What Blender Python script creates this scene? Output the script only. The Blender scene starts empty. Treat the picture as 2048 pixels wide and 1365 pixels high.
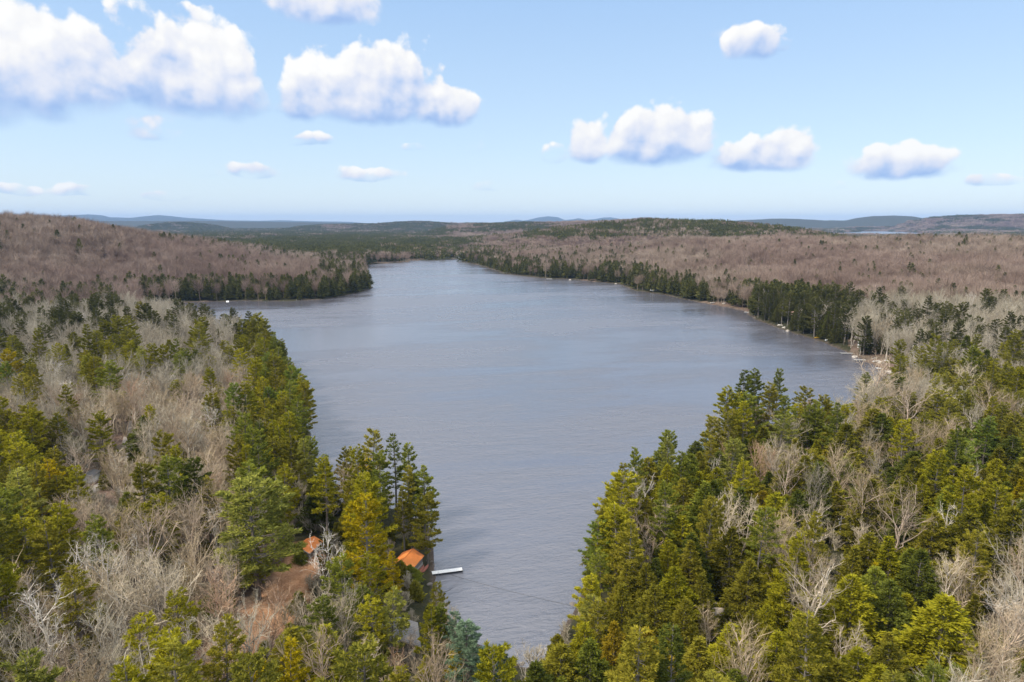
import bpy, math, random
import numpy as np
from math import radians, sin, cos, tan, atan, atan2, pi, exp, sqrt

# ---------------------------------------------------------------- camera, world, sun
SC = bpy.context.scene
H = 90.0                                   # drone height above the lake
F = 2048 * 24.0 / 36.0
CX, CY = 1024.0, 682.5
HORIZON = 447.0
PITCH = atan((CY - HORIZON) / F)
SP, CP = sin(PITCH), cos(PITCH)

cam_data = bpy.data.cameras.new("camera")
cam_data.sensor_width = 36.0
cam_data.lens = 24.0
cam_data.clip_start = 0.5
cam_data.clip_end = 90000
cam = bpy.data.objects.new("camera", cam_data)
SC.collection.objects.link(cam)
cam.location = (0, 0, H)
cam.rotation_euler = (pi / 2 - PITCH, 0, 0)
SC.camera = cam

SUN_EL, SUN_AZ = radians(50), radians(-118)      # azimuth measured from +Y towards +X
SC.view_settings.view_transform = 'Standard'
SC.view_settings.look = 'None'
SC.view_settings.gamma = 1.0
SC.view_settings.exposure = 0.92
SC.cycles.max_bounces = 5
SC.cycles.diffuse_bounces = 2
SC.cycles.glossy_bounces = 2
SC.cycles.transmission_bounces = 2
SC.cycles.transparent_max_bounces = 4
SC.cycles.volume_bounces = 0
SC.cycles.sample_clamp_indirect = 6.0

sun_data = bpy.data.lights.new("sun", 'SUN')
sun_data.energy = 2.2
sun_data.angle = radians(9.0)
sun_data.color = (1.0, 0.90, 0.74)
sun = bpy.data.objects.new("sun", sun_data)
SC.collection.objects.link(sun)
sd_dir = (sin(SUN_AZ) * cos(SUN_EL), cos(SUN_AZ) * cos(SUN_EL), sin(SUN_EL))
from mathutils import Vector
sun.rotation_euler = Vector(sd_dir).to_track_quat('Z', 'Y').to_euler()
sun.location = (0, 0, 300)


def pix_dir(px, py):
    dx, dy = (px - CX) / F, (CY - py) / F
    return dx, CP + dy * SP, -SP + dy * CP


def pix_azel(px, py):
    x, y, z = pix_dir(px, py)
    return atan2(x, y), atan(z / sqrt(x * x + y * y))


def at(px, py, z=0.0):
    """world point where the ray of a photograph pixel meets height z"""
    x, y, w = pix_dir(px, py)
    t = (z - H) / w
    return x * t, y * t


def to_pix(x, y, z):
    """photograph pixel of world points (arrays)"""
    zz = z - H
    depth = y * CP - zz * SP
    up = y * SP + zz * CP
    depth = np.where(depth > 1e-3, depth, 1e-3)
    return CX + F * x / depth, CY - F * up / depth


class NB:
    """small helper for node trees"""
    def __init__(self, tree):
        self.t = tree
        self.n = tree.nodes
        self.l = tree.links

    def node(self, typ, **kw):
        n = self.n.new(typ)
        for k, v in kw.items():
            setattr(n, k, v)
        return n

    def put(self, sock, v):
        if v is None:
            return
        if isinstance(v, bpy.types.NodeSocket):
            self.l.new(v, sock)
        else:
            sock.default_value = v

    def math(self, op, a, b=None, c=None, clamp=False):
        n = self.node('ShaderNodeMath', operation=op, use_clamp=clamp)
        self.put(n.inputs[0], a); self.put(n.inputs[1], b); self.put(n.inputs[2], c)
        return n.outputs[0]

    def vec(self, op, a, b=None):
        n = self.node('ShaderNodeVectorMath', operation=op)
        self.put(n.inputs[0], a); self.put(n.inputs[1], b)
        return n.outputs['Value'] if op in ('LENGTH', 'DOT_PRODUCT', 'DISTANCE') else n.outputs['Vector']

    def noise(self, vec, scale, detail=3.0, rough=0.5, dist=0.0, dims='3D'):
        n = self.node('ShaderNodeTexNoise', noise_dimensions=dims)
        self.put(n.inputs['Vector'], vec)
        n.inputs['Scale'].default_value = scale
        n.inputs['Detail'].default_value = detail
        n.inputs['Roughness'].default_value = rough
        n.inputs['Distortion'].default_value = dist
        return n.outputs['Fac']

    def ramp(self, fac, stops, interp='LINEAR'):
        n = self.node('ShaderNodeValToRGB')
        n.color_ramp.interpolation = interp
        el = n.color_ramp.elements
        while len(el) < len(stops):
            el.new(0.5)
        for e, (p, c) in zip(el, stops):
            e.position = p
            e.color = (*c, 1) if len(c) == 3 else c
        self.put(n.inputs[0], fac)
        return n.outputs[0]

    def mix(self, fac, a, b, blend='MIX'):
        n = self.node('ShaderNodeMix', data_type='RGBA', blend_type=blend)
        self.put(n.inputs[0], fac)
        self.put(n.inputs[6], (*a, 1) if isinstance(a, tuple) and len(a) == 3 else a)
        self.put(n.inputs[7], (*b, 1) if isinstance(b, tuple) and len(b) == 3 else b)
        return n.outputs[2]

    def maprange(self, v, a, b, c=0.0, d=1.0, smooth=True):
        n = self.node('ShaderNodeMapRange', interpolation_type='SMOOTHSTEP' if smooth else 'LINEAR')
        self.put(n.inputs[0], v)
        for i, q in enumerate((a, b, c, d)):
            n.inputs[i + 1].default_value = q
        return n.outputs[0]

    def comb(self, x, y, z):
        n = self.node('ShaderNodeCombineXYZ')
        self.put(n.inputs[0], x); self.put(n.inputs[1], y); self.put(n.inputs[2], z)
        return n.outputs[0]


# sky: clear spring sky with fair-weather cumulus in fixed directions
# (photo column, base row, half width, height up, height down, strength)
CLOUDS = [
    (40, 150, 150, 130, 75, 1.0), (150, 165, 95, 110, 50, .9), (-60, 130, 130, 150, 90, .95), (215, 150, 60, 50, 40, .6), (265, 60, 45, 60, 45, .34),
    (380, 175, 130, 115, 58, 1.0), (295, 160, 62, 60, 50, .9), (450, 170, 75, 110, 66, .95), (350, 110, 45, 55, 50, .8),
    (640, 18, 110, 70, 26, 1.0), (375, 27, 34, 20, 18, .5),
    (745, 205, 150, 112, 42, 1.0), (640, 175, 70, 70, 50, .9), (780, 160, 85, 75, 60, .9), (890, 220, 80, 52, 34, .85), (610, 205, 58, 48, 34, .85),
    (310, 262, 55, 36, 24, .6), (620, 283, 55, 18, 10, .55), (830, 297, 32, 12, 8, .38), (735, 352, 66, 22, 12, .6),
    (508, 345, 50, 22, 14, .5), (415, 349, 30, 12, 10, .36), (180, 385, 62, 14, 9, .48), (335, 392, 52, 12, 8, .4), (977, 376, 34, 14, 9, .46), (25, 380, 48, 12, 9, .42),
    (1175, 300, 52, 75, 28, .9), (1105, 312, 30, 34, 18, .5), (1310, 300, 98, 82, 36, 1.0), (1370, 280, 58, 62, 44, .9), (1250, 290, 38, 50, 30, .8),
    (1510, 325, 100, 46, 20, .95), (1575, 310, 54, 54, 28, .9), (1800, 338, 84, 54, 22, 1.0), (1850, 325, 42, 34, 26, .9), (1760, 330, 40, 42, 22, .9),
    (1500, 95, 58, 42, 24, .9), (1555, 90, 30, 16, 14, .6), (1430, 60, 20, 20, 15, .3), (1990, 362, 52, 12, 10, .42), (1665, 370, 38, 10, 7, .3), (940, 290, 26, 24, 20, .3),
]


def cloud_density_group():
    g = bpy.data.node_groups.new("cumulus_field", 'ShaderNodeTree')
    g.interface.new_socket("UV", in_out='INPUT', socket_type='NodeSocketVector')
    g.interface.new_socket("Density", in_out='OUTPUT', socket_type='NodeSocketFloat')
    g.interface.new_socket("Height", in_out='OUTPUT', socket_type='NodeSocketFloat')
    g.interface.new_socket("Detail", in_out='OUTPUT', socket_type='NodeSocketFloat')
    b = NB(g)
    gi = b.node('NodeGroupInput'); go = b.node('NodeGroupOutput')
    uv = gi.outputs[0]
    # domain warp, then (az, el, -el)
    warp = b.node('ShaderNodeTexNoise'); b.put(warp.inputs['Vector'], uv)
    warp.inputs['Scale'].default_value = 16; warp.inputs['Detail'].default_value = 4
    w = b.vec('MULTIPLY', b.vec('SUBTRACT', warp.outputs['Color'], (0.5, 0.5, 0.5)), (0.030, 0.018, 0.0))
    uvw = b.vec('ADD', uv, w)
    s = b.node('ShaderNodeSeparateXYZ'); b.put(s.inputs[0], uvw)
    v3 = b.comb(s.outputs[0], s.outputs[1], b.math('MULTIPLY', s.outputs[1], -1.0))
    best = None
    for (px, py, hw, up, dn, st) in CLOUDS:
        a, e = pix_azel(px, py)
        wa = hw / F
        d = b.vec('SUBTRACT', v3, (a, e, -e))
        d = b.vec('MULTIPLY', d, (1 / wa, F / up, F / dn))
        d = b.vec('MAXIMUM', d, (-99, 0, 0))
        f = b.math('MULTIPLY_ADD', b.vec('LENGTH', d), -1.0, 1.0)
        f = b.math('ADD', f, .10) if st > .7 else b.math('MINIMUM', b.math('MULTIPLY_ADD', f, .8, .0), st * .50 - .02)
        s2 = b.node('ShaderNodeSeparateXYZ'); b.put(s2.inputs[0], d)
        h = b.math('SUBTRACT', s2.outputs[1], s2.outputs[2])          # -1 base .. +1 top
        wgt = b.math('POWER', b.math('MAXIMUM', b.math('ADD', f, .7), 0.0), 5.0)
        hw_ = b.math('MULTIPLY', b.math('MINIMUM', b.math('MAXIMUM', h, -1.5), 1.2), wgt)
        if best is None:
            best, hs, ws = f, hw_, b.math('ADD', wgt, 1e-5)
        else:
            hs = b.math('ADD', hs, hw_); ws = b.math('ADD', ws, wgt)
            best = b.math('SMOOTH_MAX', f, best, 0.12)
    hsum = b.math('DIVIDE', hs, ws)
    n1 = b.noise(uv, 22, 10, 0.62)

    def puffs(scale, sm):
        n2 = b.node('ShaderNodeTexVoronoi', feature='SMOOTH_F1'); b.put(n2.inputs['Vector'], uvw)
        n2.inputs['Scale'].default_value = scale; n2.inputs['Smoothness'].default_value = sm
        return b.math('SUBTRACT', 0.42, n2.outputs['Distance'])
    det = b.math('MULTIPLY', b.math('SUBTRACT', n1, 0.5), 0.85)
    det = b.math('MULTIPLY_ADD', puffs(30, .5), 0.50, det)
    det = b.math('MULTIPLY_ADD', puffs(72, .4), 0.22, det)
    det = b.math('MULTIPLY', det, b.maprange(hsum, -1.0, .25, .30, 1.0))          # flat bases, billowing tops
    dens = b.math('ADD', best, det)
    b.l.new(dens, go.inputs[0]); b.l.new(hsum, go.inputs[1]); b.l.new(det, go.inputs[2])
    return g


world = bpy.data.worlds.new("World")
SC.world = world
world.use_nodes = True
world.node_tree.nodes.clear()
B = NB(world.node_tree)
out = B.node('ShaderNodeOutputWorld')
sky = B.node('ShaderNodeTexSky', sky_type='NISHITA')
sky.sun_disc = False
sky.sun_elevation = SUN_EL
sky.sun_rotation = SUN_AZ % (2 * pi)
sky.altitude = 100
sky.air_density = 1.0
sky.dust_density = 0.4
sky.ozone_density = 1.6
bg_sky = B.node('ShaderNodeBackground')
B.put(bg_sky.inputs[0], sky.outputs[0]); bg_sky.inputs[1].default_value = 0.10
tc = B.node('ShaderNodeTexCoord')
sep = B.node('ShaderNodeSeparateXYZ'); B.put(sep.inputs[0], tc.outputs['Generated'])
az = B.math('ARCTAN2', sep.outputs[0], sep.outputs[1])
el = B.math('ARCSINE', sep.outputs[2])
uv = B.comb(az, el, 0.0)
grp = cloud_density_group()
g0 = B.node('ShaderNodeGroup'); g0.node_tree = grp; B.put(g0.inputs[0], uv)
g1 = B.node('ShaderNodeGroup'); g1.node_tree = grp
B.put(g1.inputs[0], B.vec('ADD', uv, (-0.008, 0.012, 0.0)))       # towards the sun
# high thin cloud elsewhere in the sky (overhead and behind), from noise on the cloud plane
plane = B.vec('DIVIDE', tc.outputs['Generated'], B.comb(B.math('MAXIMUM', sep.outputs[2], .05), B.math('MAXIMUM', sep.outputs[2], .05), B.math('MAXIMUM', sep.outputs[2], .05)))
high = B.maprange(B.noise(plane, 1.7, 7, .55), .54, .68)
high = B.math('MULTIPLY', high, B.maprange(el, .34, .50))
soft = B.maprange(g0.outputs[1], -.5, .6, .46, .20)
alpha = B.math('DIVIDE', B.math('SUBTRACT', g0.outputs[0], .02), soft, clamp=True)
alpha = B.maprange(alpha, 0.0, 1.0)
lit = B.math('SUBTRACT', g0.outputs[2], g1.outputs[2])
shade = B.math('MULTIPLY_ADD', lit, .95, B.math('MULTIPLY_ADD', g0.outputs[1], 0.62, 0.47))
shade = B.math('MULTIPLY_ADD', B.math('SUBTRACT', B.noise(uv, 8, 3, .5), .5), .95, shade, clamp=True)
ccol = B.ramp(shade, [(0.0, (0.36, 0.53, 0.86)), (0.18, (0.48, 0.62, 0.90)), (0.38, (0.68, 0.75, 0.92)), (0.60, (0.84, 0.86, 0.94)), (.85, (.98, .97, .96)), (1.0, (1.03, 1.02, 1.0))])
bg_cloud = B.node('ShaderNodeBackground')
B.put(bg_cloud.inputs[0], ccol); bg_cloud.inputs[1].default_value = 0.54
bg_veil = B.node('ShaderNodeBackground')        # thin high cirrus and moisture: pale towards the horizon, whitened overhead as fill
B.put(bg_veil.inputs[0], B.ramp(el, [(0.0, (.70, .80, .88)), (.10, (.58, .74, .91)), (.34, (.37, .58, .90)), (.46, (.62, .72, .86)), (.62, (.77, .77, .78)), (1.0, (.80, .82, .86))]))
B.put(bg_veil.inputs[1], B.maprange(el, .33, .70, .575, 1.40))       # unseen overhead sky brightened, added as fill light
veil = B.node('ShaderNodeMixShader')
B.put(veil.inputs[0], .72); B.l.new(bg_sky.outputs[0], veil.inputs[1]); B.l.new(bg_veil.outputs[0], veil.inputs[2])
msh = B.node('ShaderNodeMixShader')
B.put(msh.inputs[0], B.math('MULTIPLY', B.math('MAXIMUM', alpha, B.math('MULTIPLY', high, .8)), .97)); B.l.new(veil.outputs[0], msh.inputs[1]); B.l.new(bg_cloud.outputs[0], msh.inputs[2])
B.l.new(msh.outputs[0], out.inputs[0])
world.cycles.sampling_method = 'MANUAL'
world.cycles.sample_map_resolution = 512

# ---------------------------------------------------------------- object helpers


def tag(o, label=None, cat=None, group=None, kind=None):
    if label: o['label'] = label
    if cat: o['category'] = cat
    if group: o['group'] = group
    if kind: o['kind'] = kind
    return o


def new_obj(name, mesh, parent=None, mat=None):
    o = bpy.data.objects.new(name, mesh)
    SC.collection.objects.link(o)
    if parent: o.parent = parent
    if mat:
        mesh.materials.append(mat)
    return o


def empty(name, loc, rz=0.0):
    o = bpy.data.objects.new(name, None)
    SC.collection.objects.link(o)
    o.empty_display_size = 0.5
    o.location = loc
    o.rotation_euler = (0, 0, rz)
    return o


def tri_mesh(name, v, t, mats=None, midx=None, smooth=False):
    me = bpy.data.meshes.new(name)
    v = np.asarray(v, dtype=np.float32).reshape(-1, 3)
    t = np.asarray(t, dtype=np.int32).reshape(-1, 3)
    me.vertices.add(len(v)); me.vertices.foreach_set('co', v.ravel())
    me.loops.add(len(t) * 3); me.loops.foreach_set('vertex_index', t.ravel())
    me.polygons.add(len(t))
    me.polygons.foreach_set('loop_start', np.arange(0, len(t) * 3, 3, dtype=np.int32))
    me.polygons.foreach_set('loop_total', np.full(len(t), 3, dtype=np.int32))
    if mats:
        for m in mats: me.materials.append(m)
    if midx is not None:
        me.polygons.foreach_set('material_index', np.asarray(midx, dtype=np.int32))
    me.polygons.foreach_set('use_smooth', np.full(len(t), smooth, dtype=bool))
    me.update(calc_edges=True)
    return me


class MB:
    """collects boxes, prisms and tubes into one mesh"""
    def __init__(self):
        self.v, self.f = [], []

    def poly(self, pts, faces):
        o = len(self.v)
        self.v += [tuple(p) for p in pts]
        self.f += [tuple(i + o for i in f) for f in faces]
        return self

    def box(self, x0, x1, y0, y1, z0, z1):
        p = [(x0, y0, z0), (x1, y0, z0), (x1, y1, z0), (x0, y1, z0), (x0, y0, z1), (x1, y0, z1), (x1, y1, z1), (x0, y1, z1)]
        return self.poly(p, [(0, 3, 2, 1), (4, 5, 6, 7), (0, 1, 5, 4), (1, 2, 6, 5), (2, 3, 7, 6), (3, 0, 4, 7)])

    def tube(self, pts, rad, n=6):
        if not hasattr(rad, '__len__'): rad = [rad] * len(pts)
        o = len(self.v)
        for i, p in enumerate(pts):
            p = Vector(p)
            a = Vector(pts[max(0, i - 1)]); c = Vector(pts[min(len(pts) - 1, i + 1)])
            d = (c - a).normalized()
            s = d.cross(Vector((0, 0, 1)) if abs(d.z) < .9 else Vector((1, 0, 0))).normalized()
            u = s.cross(d)
            for k in range(n):
                q = p + (s * cos(2 * pi * k / n) + u * sin(2 * pi * k / n)) * rad[i]
                self.v.append(tuple(q))
        for i in range(len(pts) - 1):
            for k in range(n):
                k2 = (k + 1) % n
                self.f.append((o + i * n + k, o + i * n + k2, o + (i + 1) * n + k2, o + (i + 1) * n + k))
        self.f.append(tuple(o + k for k in range(n))[::-1])
        self.f.append(tuple(o + (len(pts) - 1) * n + k for k in range(n)))
        return self

    def build(self, name, mat, parent=None, loc=None, rz=0.0):
        me = bpy.data.meshes.new(name)
        me.from_pydata(self.v, [], self.f)
        me.materials.append(mat)
        me.update()
        o = new_obj(name, me, parent)
        if loc: o.location = loc
        o.rotation_euler[2] = rz
        return o


# ---------------------------------------------------------------- numeric noise
def _hash(ix, iy, s):
    h = (ix.astype(np.int64) * 374761393 + iy.astype(np.int64) * 668265263 + s * 1274126177) & 0x7fffffff
    h = (h ^ (h >> 13)) * 1274126177 & 0x7fffffff
    return ((h ^ (h >> 16)) & 0xffff) / 65535.0


def vnoise(x, y, scale, seed=0, octaves=3):
    x = np.asarray(x, float) / scale; y = np.asarray(y, float) / scale
    tot, amp, norm = 0, 1.0, 0
    for o in range(octaves):
        ix, iy = np.floor(x), np.floor(y)
        fx, fy = x - ix, y - iy
        fx = fx * fx * (3 - 2 * fx); fy = fy * fy * (3 - 2 * fy)
        a = _hash(ix, iy, seed + o); b = _hash(ix + 1, iy, seed + o)
        c = _hash(ix, iy + 1, seed + o); d = _hash(ix + 1, iy + 1, seed + o)
        tot = tot + amp * ((a * (1 - fx) + b * fx) * (1 - fy) + (c * (1 - fx) + d * fx) * fy)
        norm += amp; amp *= .5; x = x * 2.03 + 17; y = y * 2.03 + 5
    return tot / norm


def sstep(a, b, x):
    t = np.clip((x - a) / (b - a), 0, 1)
    return t * t * (3 - 2 * t)


# ---------------------------------------------------------------- lake outline and terrain
SHORE_PX = [(1052, 1338), (1085, 1318), (1118, 1270), (1150, 1222), (1178, 1165), (1196, 1110), (1208, 1060), (1232, 1030), (1275, 1008), (1330, 978),
            (1400, 948), (1440, 912), (1462, 885), (1500, 866), (1560, 850), (1620, 846), (1690, 832), (1745, 800), (1775, 768), (1772, 742),
            (1735, 724), (1700, 708), (1660, 690), (1625, 678), (1590, 668), (1555, 656), (1510, 638), (1488, 622), (1440, 612), (1400, 606), (1365, 598),
            (1330, 590), (1270, 582), (1240, 569), (1180, 563), (1140, 559), (1100, 558), (1060, 554), (1010, 548), (985, 539), (955, 530), (925, 524),
            (922, 518), (926, 511), (932, 505), (922, 503), (915, 509), (917, 517), (880, 521), (822, 521), (815, 525), (780, 527), (742, 529), (722, 540),
            (735, 560), (745, 577), (728, 583), (700, 590), (660, 598), (640, 600), (560, 603), (480, 602), (400, 604), (340, 607), (300, 612), (270, 622),
            (290, 640), (360, 664), (430, 684), (490, 704), (535, 722), (566, 752), (586, 790), (600, 830), (618, 868), (622, 905), (596, 940), (585, 975),
            (612, 1002), (690, 1006), (750, 1012), (800, 1022), (842, 1046), (862, 1086), (868, 1120), (864, 1146), (872, 1180), (884, 1212), (905, 1244),
            (940, 1280), (985, 1310)]
LAKE = np.array([at(*p) for p in SHORE_PX])
_far = [(1640, 473), (1700, 475), (1800, 476), (1885, 477), (1915, 473), (1880, 469), (1830, 466), (1770, 463), (1715, 463), (1690, 466), (1650, 467)]
LAKE2 = np.array([at(*p) for p in _far])


def poly_sd(x, y, poly):
    """signed distance: positive outside (land)"""
    x = np.asarray(x, float); y = np.asarray(y, float)
    best = np.full(x.shape, 1e18)
    inside = np.zeros(x.shape, bool)
    n = len(poly)
    for i in range(n):
        ax, ay = poly[i]; bx, by = poly[(i + 1) % n]
        ex, ey = bx - ax, by - ay
        t = np.clip(((x - ax) * ex + (y - ay) * ey) / (ex * ex + ey * ey), 0, 1)
        d = (x - ax - t * ex) ** 2 + (y - ay - t * ey) ** 2
        best = np.minimum(best, d)
        c = ((ay > y) != (by > y))
        if ey != 0:
            c &= x < (bx - ax) * (y - ay) / ey + ax
        inside ^= c
    d = np.sqrt(best)
    return np.where(inside, -d, d)


def lake_sd(x, y):
    d = np.hypot(x, y)
    wob = (vnoise(x, y, 9, 3, 3) - .5) * np.clip(d / 90, 1.5, 6)
    s1 = poly_sd(x, y, LAKE) + wob
    s2 = poly_sd(x, y, LAKE2) + (vnoise(x, y, 300, 8, 2) - .5) * 200
    return np.minimum(s1, s2)


# hill crests: ground distance, front width, back width, canopy, [(column, row of skyline)]
RIDGES = [
    (1350, 430, 700, 15, [(-900, 408), (-400, 420), (0, 436), (100, 443), (165, 450), (230, 461), (330, 476), (430, 490), (560, 512), (640, 535), (700, 600)]),
    (1550, 560, 600, 16, [(1080, 560), (1180, 515), (1280, 492), (1400, 482), (1540, 480), (1650, 481), (1800, 480), (2048, 481), (2500, 480), (3000, 490)]),
    (2300, 480, 500, 16, [(860, 500), (930, 476), (1000, 466), (1100, 457), (1180, 449), (1260, 443), (1330, 438.5), (1420, 441), (1500, 447), (1580, 455), (1640, 465), (1700, 476), (1780, 500)]),
    (2050, 250, 300, 18, [(1560, 500), (1600, 478), (1700, 476), (1800, 478), (1950, 479), (2100, 479), (2500, 480)]),
    (4500, 700, 900, 11, [(840, 470), (900, 454), (950, 449.5), (1010, 447), (1080, 446.5), (1180, 444), (1260, 441), (1290, 437), (1330, 440), (1400, 447), (1460, 470)]),
    (7000, 800, 900, 11, [(560, 460), (630, 451), (760, 448), (800, 445), (850, 444), (890, 447), (960, 447), (1020, 460)]),
    (8000, 700, 900, 11, [(250, 460), (310, 449), (340, 446.5), (375, 446), (410, 449), (460, 458)]),
    (12500, 1500, 1500, 11, [(-300, 440), (200, 441), (400, 441), (640, 444), (760, 447), (900, 446.5), (1000, 449), (1200, 460)]),
    (24000, 2500, 2500, 0, [(-300, 437), (0, 431), (60, 432), (120, 431.5), (180, 429.5), (205, 431), (220, 435), (262, 436), (290, 433), (316, 430.5), (345, 433), (370, 436), (405, 438), (450, 441), (520, 442), (560, 441), (620, 443), (700, 444), (760, 450)]),
    (26000, 2500, 2500, 0, [(985, 452), (1015, 443), (1032, 439.5), (1048, 442), (1066, 438), (1078, 435), (1098, 433), (1116, 435), (1130, 440.5), (1146, 439), (1158, 436.5), (1172, 440), (1188, 439), (1204, 436), (1220, 435), (1236, 437.5), (1250, 442), (1290, 452)]),
    (12000, 900, 1500, 11, [(1380, 450), (1450, 441), (1500, 438.5), (1560, 436), (1600, 437), (1650, 440), (1690, 440), (1715, 435), (1745, 431), (1790, 430), (1825, 431.5), (1850, 436), (1900, 442), (2100, 450)]),
    (8600, 650, 900, 11, [(1650, 462), (1720, 451), (1790, 446), (1830, 439), (1870, 435), (1920, 432), (1960, 431), (2048, 429), (2200, 424), (2600, 430)]),
]


def hill_height(x, y):
    d = np.hypot(x, y)
    az = np.arctan2(x, y)
    tot = np.zeros_like(d)
    for (dist, fw, bw, can, prof) in RIDGES:
        a, hh = [], []
        for px, py in prof:
            q, e = pix_azel(px, py)
            a.append(q); hh.append(H + tan(e) * dist - can)
        h = np.interp(az, a, hh, left=0, right=0)
        a0, a1 = a[0], a[-1]
        h = h * sstep(a0 - .05, a0 + .02, az) * (1 - sstep(a1 - .02, a1 + .05, az)) if dist < 3000 else h
        h = np.maximum(h, 0)
        w = np.where(d < dist, fw, bw)
        g = h * np.exp(-((d - dist) / w) ** 2)
        tot = np.maximum(tot, g)
    return tot


def terrain_z(x, y, sd=None):
    x = np.asarray(x, float); y = np.asarray(y, float)
    if sd is None: sd = lake_sd(x, y)
    d = np.hypot(x, y)
    base = np.where(sd > 0, 0.35 + 1.0 * (1 - np.exp(-np.maximum(sd, 0) / 5)) + 0.045 * np.minimum(sd, 160), np.maximum(sd * .25, -5))
    k = sstep(10, 220, sd)
    rough = (vnoise(x, y, 140, 1, 4) - .5) * 10 * k * np.clip(d / 900, .5, 2.2)
    base = base + np.where(sd > 0, (vnoise(x, y, 14, 2, 3) - .4) * .9 * sstep(1, 12, sd), 0)
    hh = hill_height(x, y) * sstep(5, 330, sd)
    z = np.maximum(base + rough, hh + rough * .35) if True else base
    z = np.where(sd > 0, np.maximum(z, .3 + np.minimum(sd, 3) * .1), base)
    return z


def zpt(x, y):
    return float(terrain_z(np.array([x]), np.array([y]))[0])


# share of conifers by place (0..1)
def conifer_share(x, y, sd):
    z0 = np.zeros_like(x) + 6.0
    px, py = to_pix(x, y, terrain_z(x, y, sd) + 8)
    d = np.hypot(x, y)
    n = vnoise(x, y, 60, 21, 3)
    n2 = vnoise(x, y, 400, 22, 3)
    c = np.full(x.shape, .3)
    nearL = (px < 900) & (py >= 590)
    nearR = (px >= 900) & (py >= 770)
    midR = (px >= 900) & (py < 770) & (py >= 590)
    far = (py < 590)
    c = np.where(nearL, np.where(n > .56, .46, .12), c)
    c = np.where(nearL & (py < 690) & (px < 240), .55, c)
    c = np.where(nearL & (py > 690) & (py < 790) & (px < 200), .35, c)
    c = np.where(nearL & (px < 140) & (py > 880) & (py < 1180), .85, c)
    c = np.where(nearL & (px > 540) & (py > 1000), .85, c)
    c = np.where(nearL & (sd < 20) & (px > 470), .92, c)
    c = np.where(nearL & (px > 140) & (px < 560) & (py > 1050), .27, c)
    c = np.where(nearR, np.where(n > .38, .96, .80), c)
    c = np.where(nearR & (px > 1690) & (px < 1870) & (py < 830), .15, c)
    c = np.where(nearR & (px > 1930) & (py > 1140), .35, c)
    c = np.where(nearR & (px > 1500) & (px < 1670) & (py > 1110), .75, c)
    c = np.where(midR, np.where(n > .58, .42, .05), c)
    c = np.where(midR & (px > 1500) & (px < 1700) & (py < 690), .9, c)
    c = np.where(midR & (py > 680), np.where(n > .52, .5, .10), c)
    # far: line between hardwood hill and conifer plain on the left
    ln = np.interp(px, [0, 200, 260, 350, 420, 520, 600, 700, 745], [380, 452, 462, 476, 488, 500, 512, 522, 530])
    left = (px < 760)
    cl = sstep(16, -10, (py - ln) + (n2 - .5) * 26) * .95 + .025 + .22 * sstep(180, 600, px) * sstep(90, 10, py - ln) * (n > .55)
    mid = (px >= 760) & (px < 940)
    cf = np.where(left, cl, .95)
    cf = np.where((px >= 940), .04 + .55 * sstep(1350, 960, px + (n2 - .5) * 300) * (n > .42) + .10 * (n > .62), cf)
    cf = np.where((px > 1020) & (px < 1660) & (py < 478) & (d > 1700), .85 * sstep(.30, .48, n2 + .25 * sstep(470, 455, py)), cf)
    cf = np.where((px > 1590) & (py < 496) & (py > 470) & (d > 1500), np.where(py < 486, .9, .35), cf)
    # conifer shoreline belts
    belt = np.where(px < 760, 75, np.where(px < 1300, 70, 55))
    cf = np.where((sd < belt) & (d < 2500), np.where(n > .34, .80, .45), cf)
    # very far
    vf = d > 3300
    cv = np.where(n2 > .46, .85, .12)
    cv = np.where((px > 900) & (px < 1500) & (d > 3500) & (d < 5500), np.where(n2 > .60, .85, .06), cv)
    cv = np.where((px < 900), np.where(n2 > .34, .92, .3), cv)
    cv = np.where((px > 1700) & (d > 7000), np.where(n2 > .60, .9, .04), cv)
    cv = np.where(d > 9500, .9, cv)
    cf = np.where(vf, cv, cf)
    return np.where(far, cf, c)


# clearings (world): list of (px, py, rx, ry) on ground
CLEAR_PX = [(602, 1135, 6.2, 12), (570, 1188, 6, 9), (525, 1238, 6.5, 8), (614, 1104, 6, 6), (475, 1295, 6, 9)]


def ground_info():
    out = []
    for px, py, rx, ry in CLEAR_PX:
        x, y = at(px, py, 3.0)
        out.append((x, y, rx, ry))
    return out


CLEARS = ground_info()


def clear_amt(x, y):
    m = np.zeros_like(x)
    for (cx, cy, rx, ry) in CLEARS:
        q = np.sqrt(((x - cx) / rx) ** 2 + ((y - cy) / ry) ** 2)
        m = np.maximum(m, sstep(1.25, .75, q + (vnoise(x, y, 4, 31, 2) - .5) * .5))
    return m


# ---- materials -------------------------------------------------------------
def mat_new(name):
    m = bpy.data.materials.new(name)
    m.use_nodes = True
    m.node_tree.nodes.clear()
    return m, NB(m.node_tree)


def principled(b, color, rough=.8, bump=None, bump_s=.3, bump_d=.05, metal=0.0, spec=.3):
    o = b.node('ShaderNodeOutputMaterial')
    p = b.node('ShaderNodeBsdfPrincipled')
    b.put(p.inputs['Base Color'], (*color, 1) if isinstance(color, tuple) and len(color) == 3 else color)
    b.put(p.inputs['Roughness'], rough)
    p.inputs['Metallic'].default_value = metal
    p.inputs['Specular IOR Level'].default_value = spec
    if bump is not None:
        bn = b.node('ShaderNodeBump')
        bn.inputs['Strength'].default_value = bump_s
        bn.inputs['Distance'].default_value = bump_d
        b.put(bn.inputs['Height'], bump)
        b.l.new(bn.outputs[0], p.inputs['Normal'])
    b.l.new(p.outputs[0], o.inputs[0])
    return p


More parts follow.
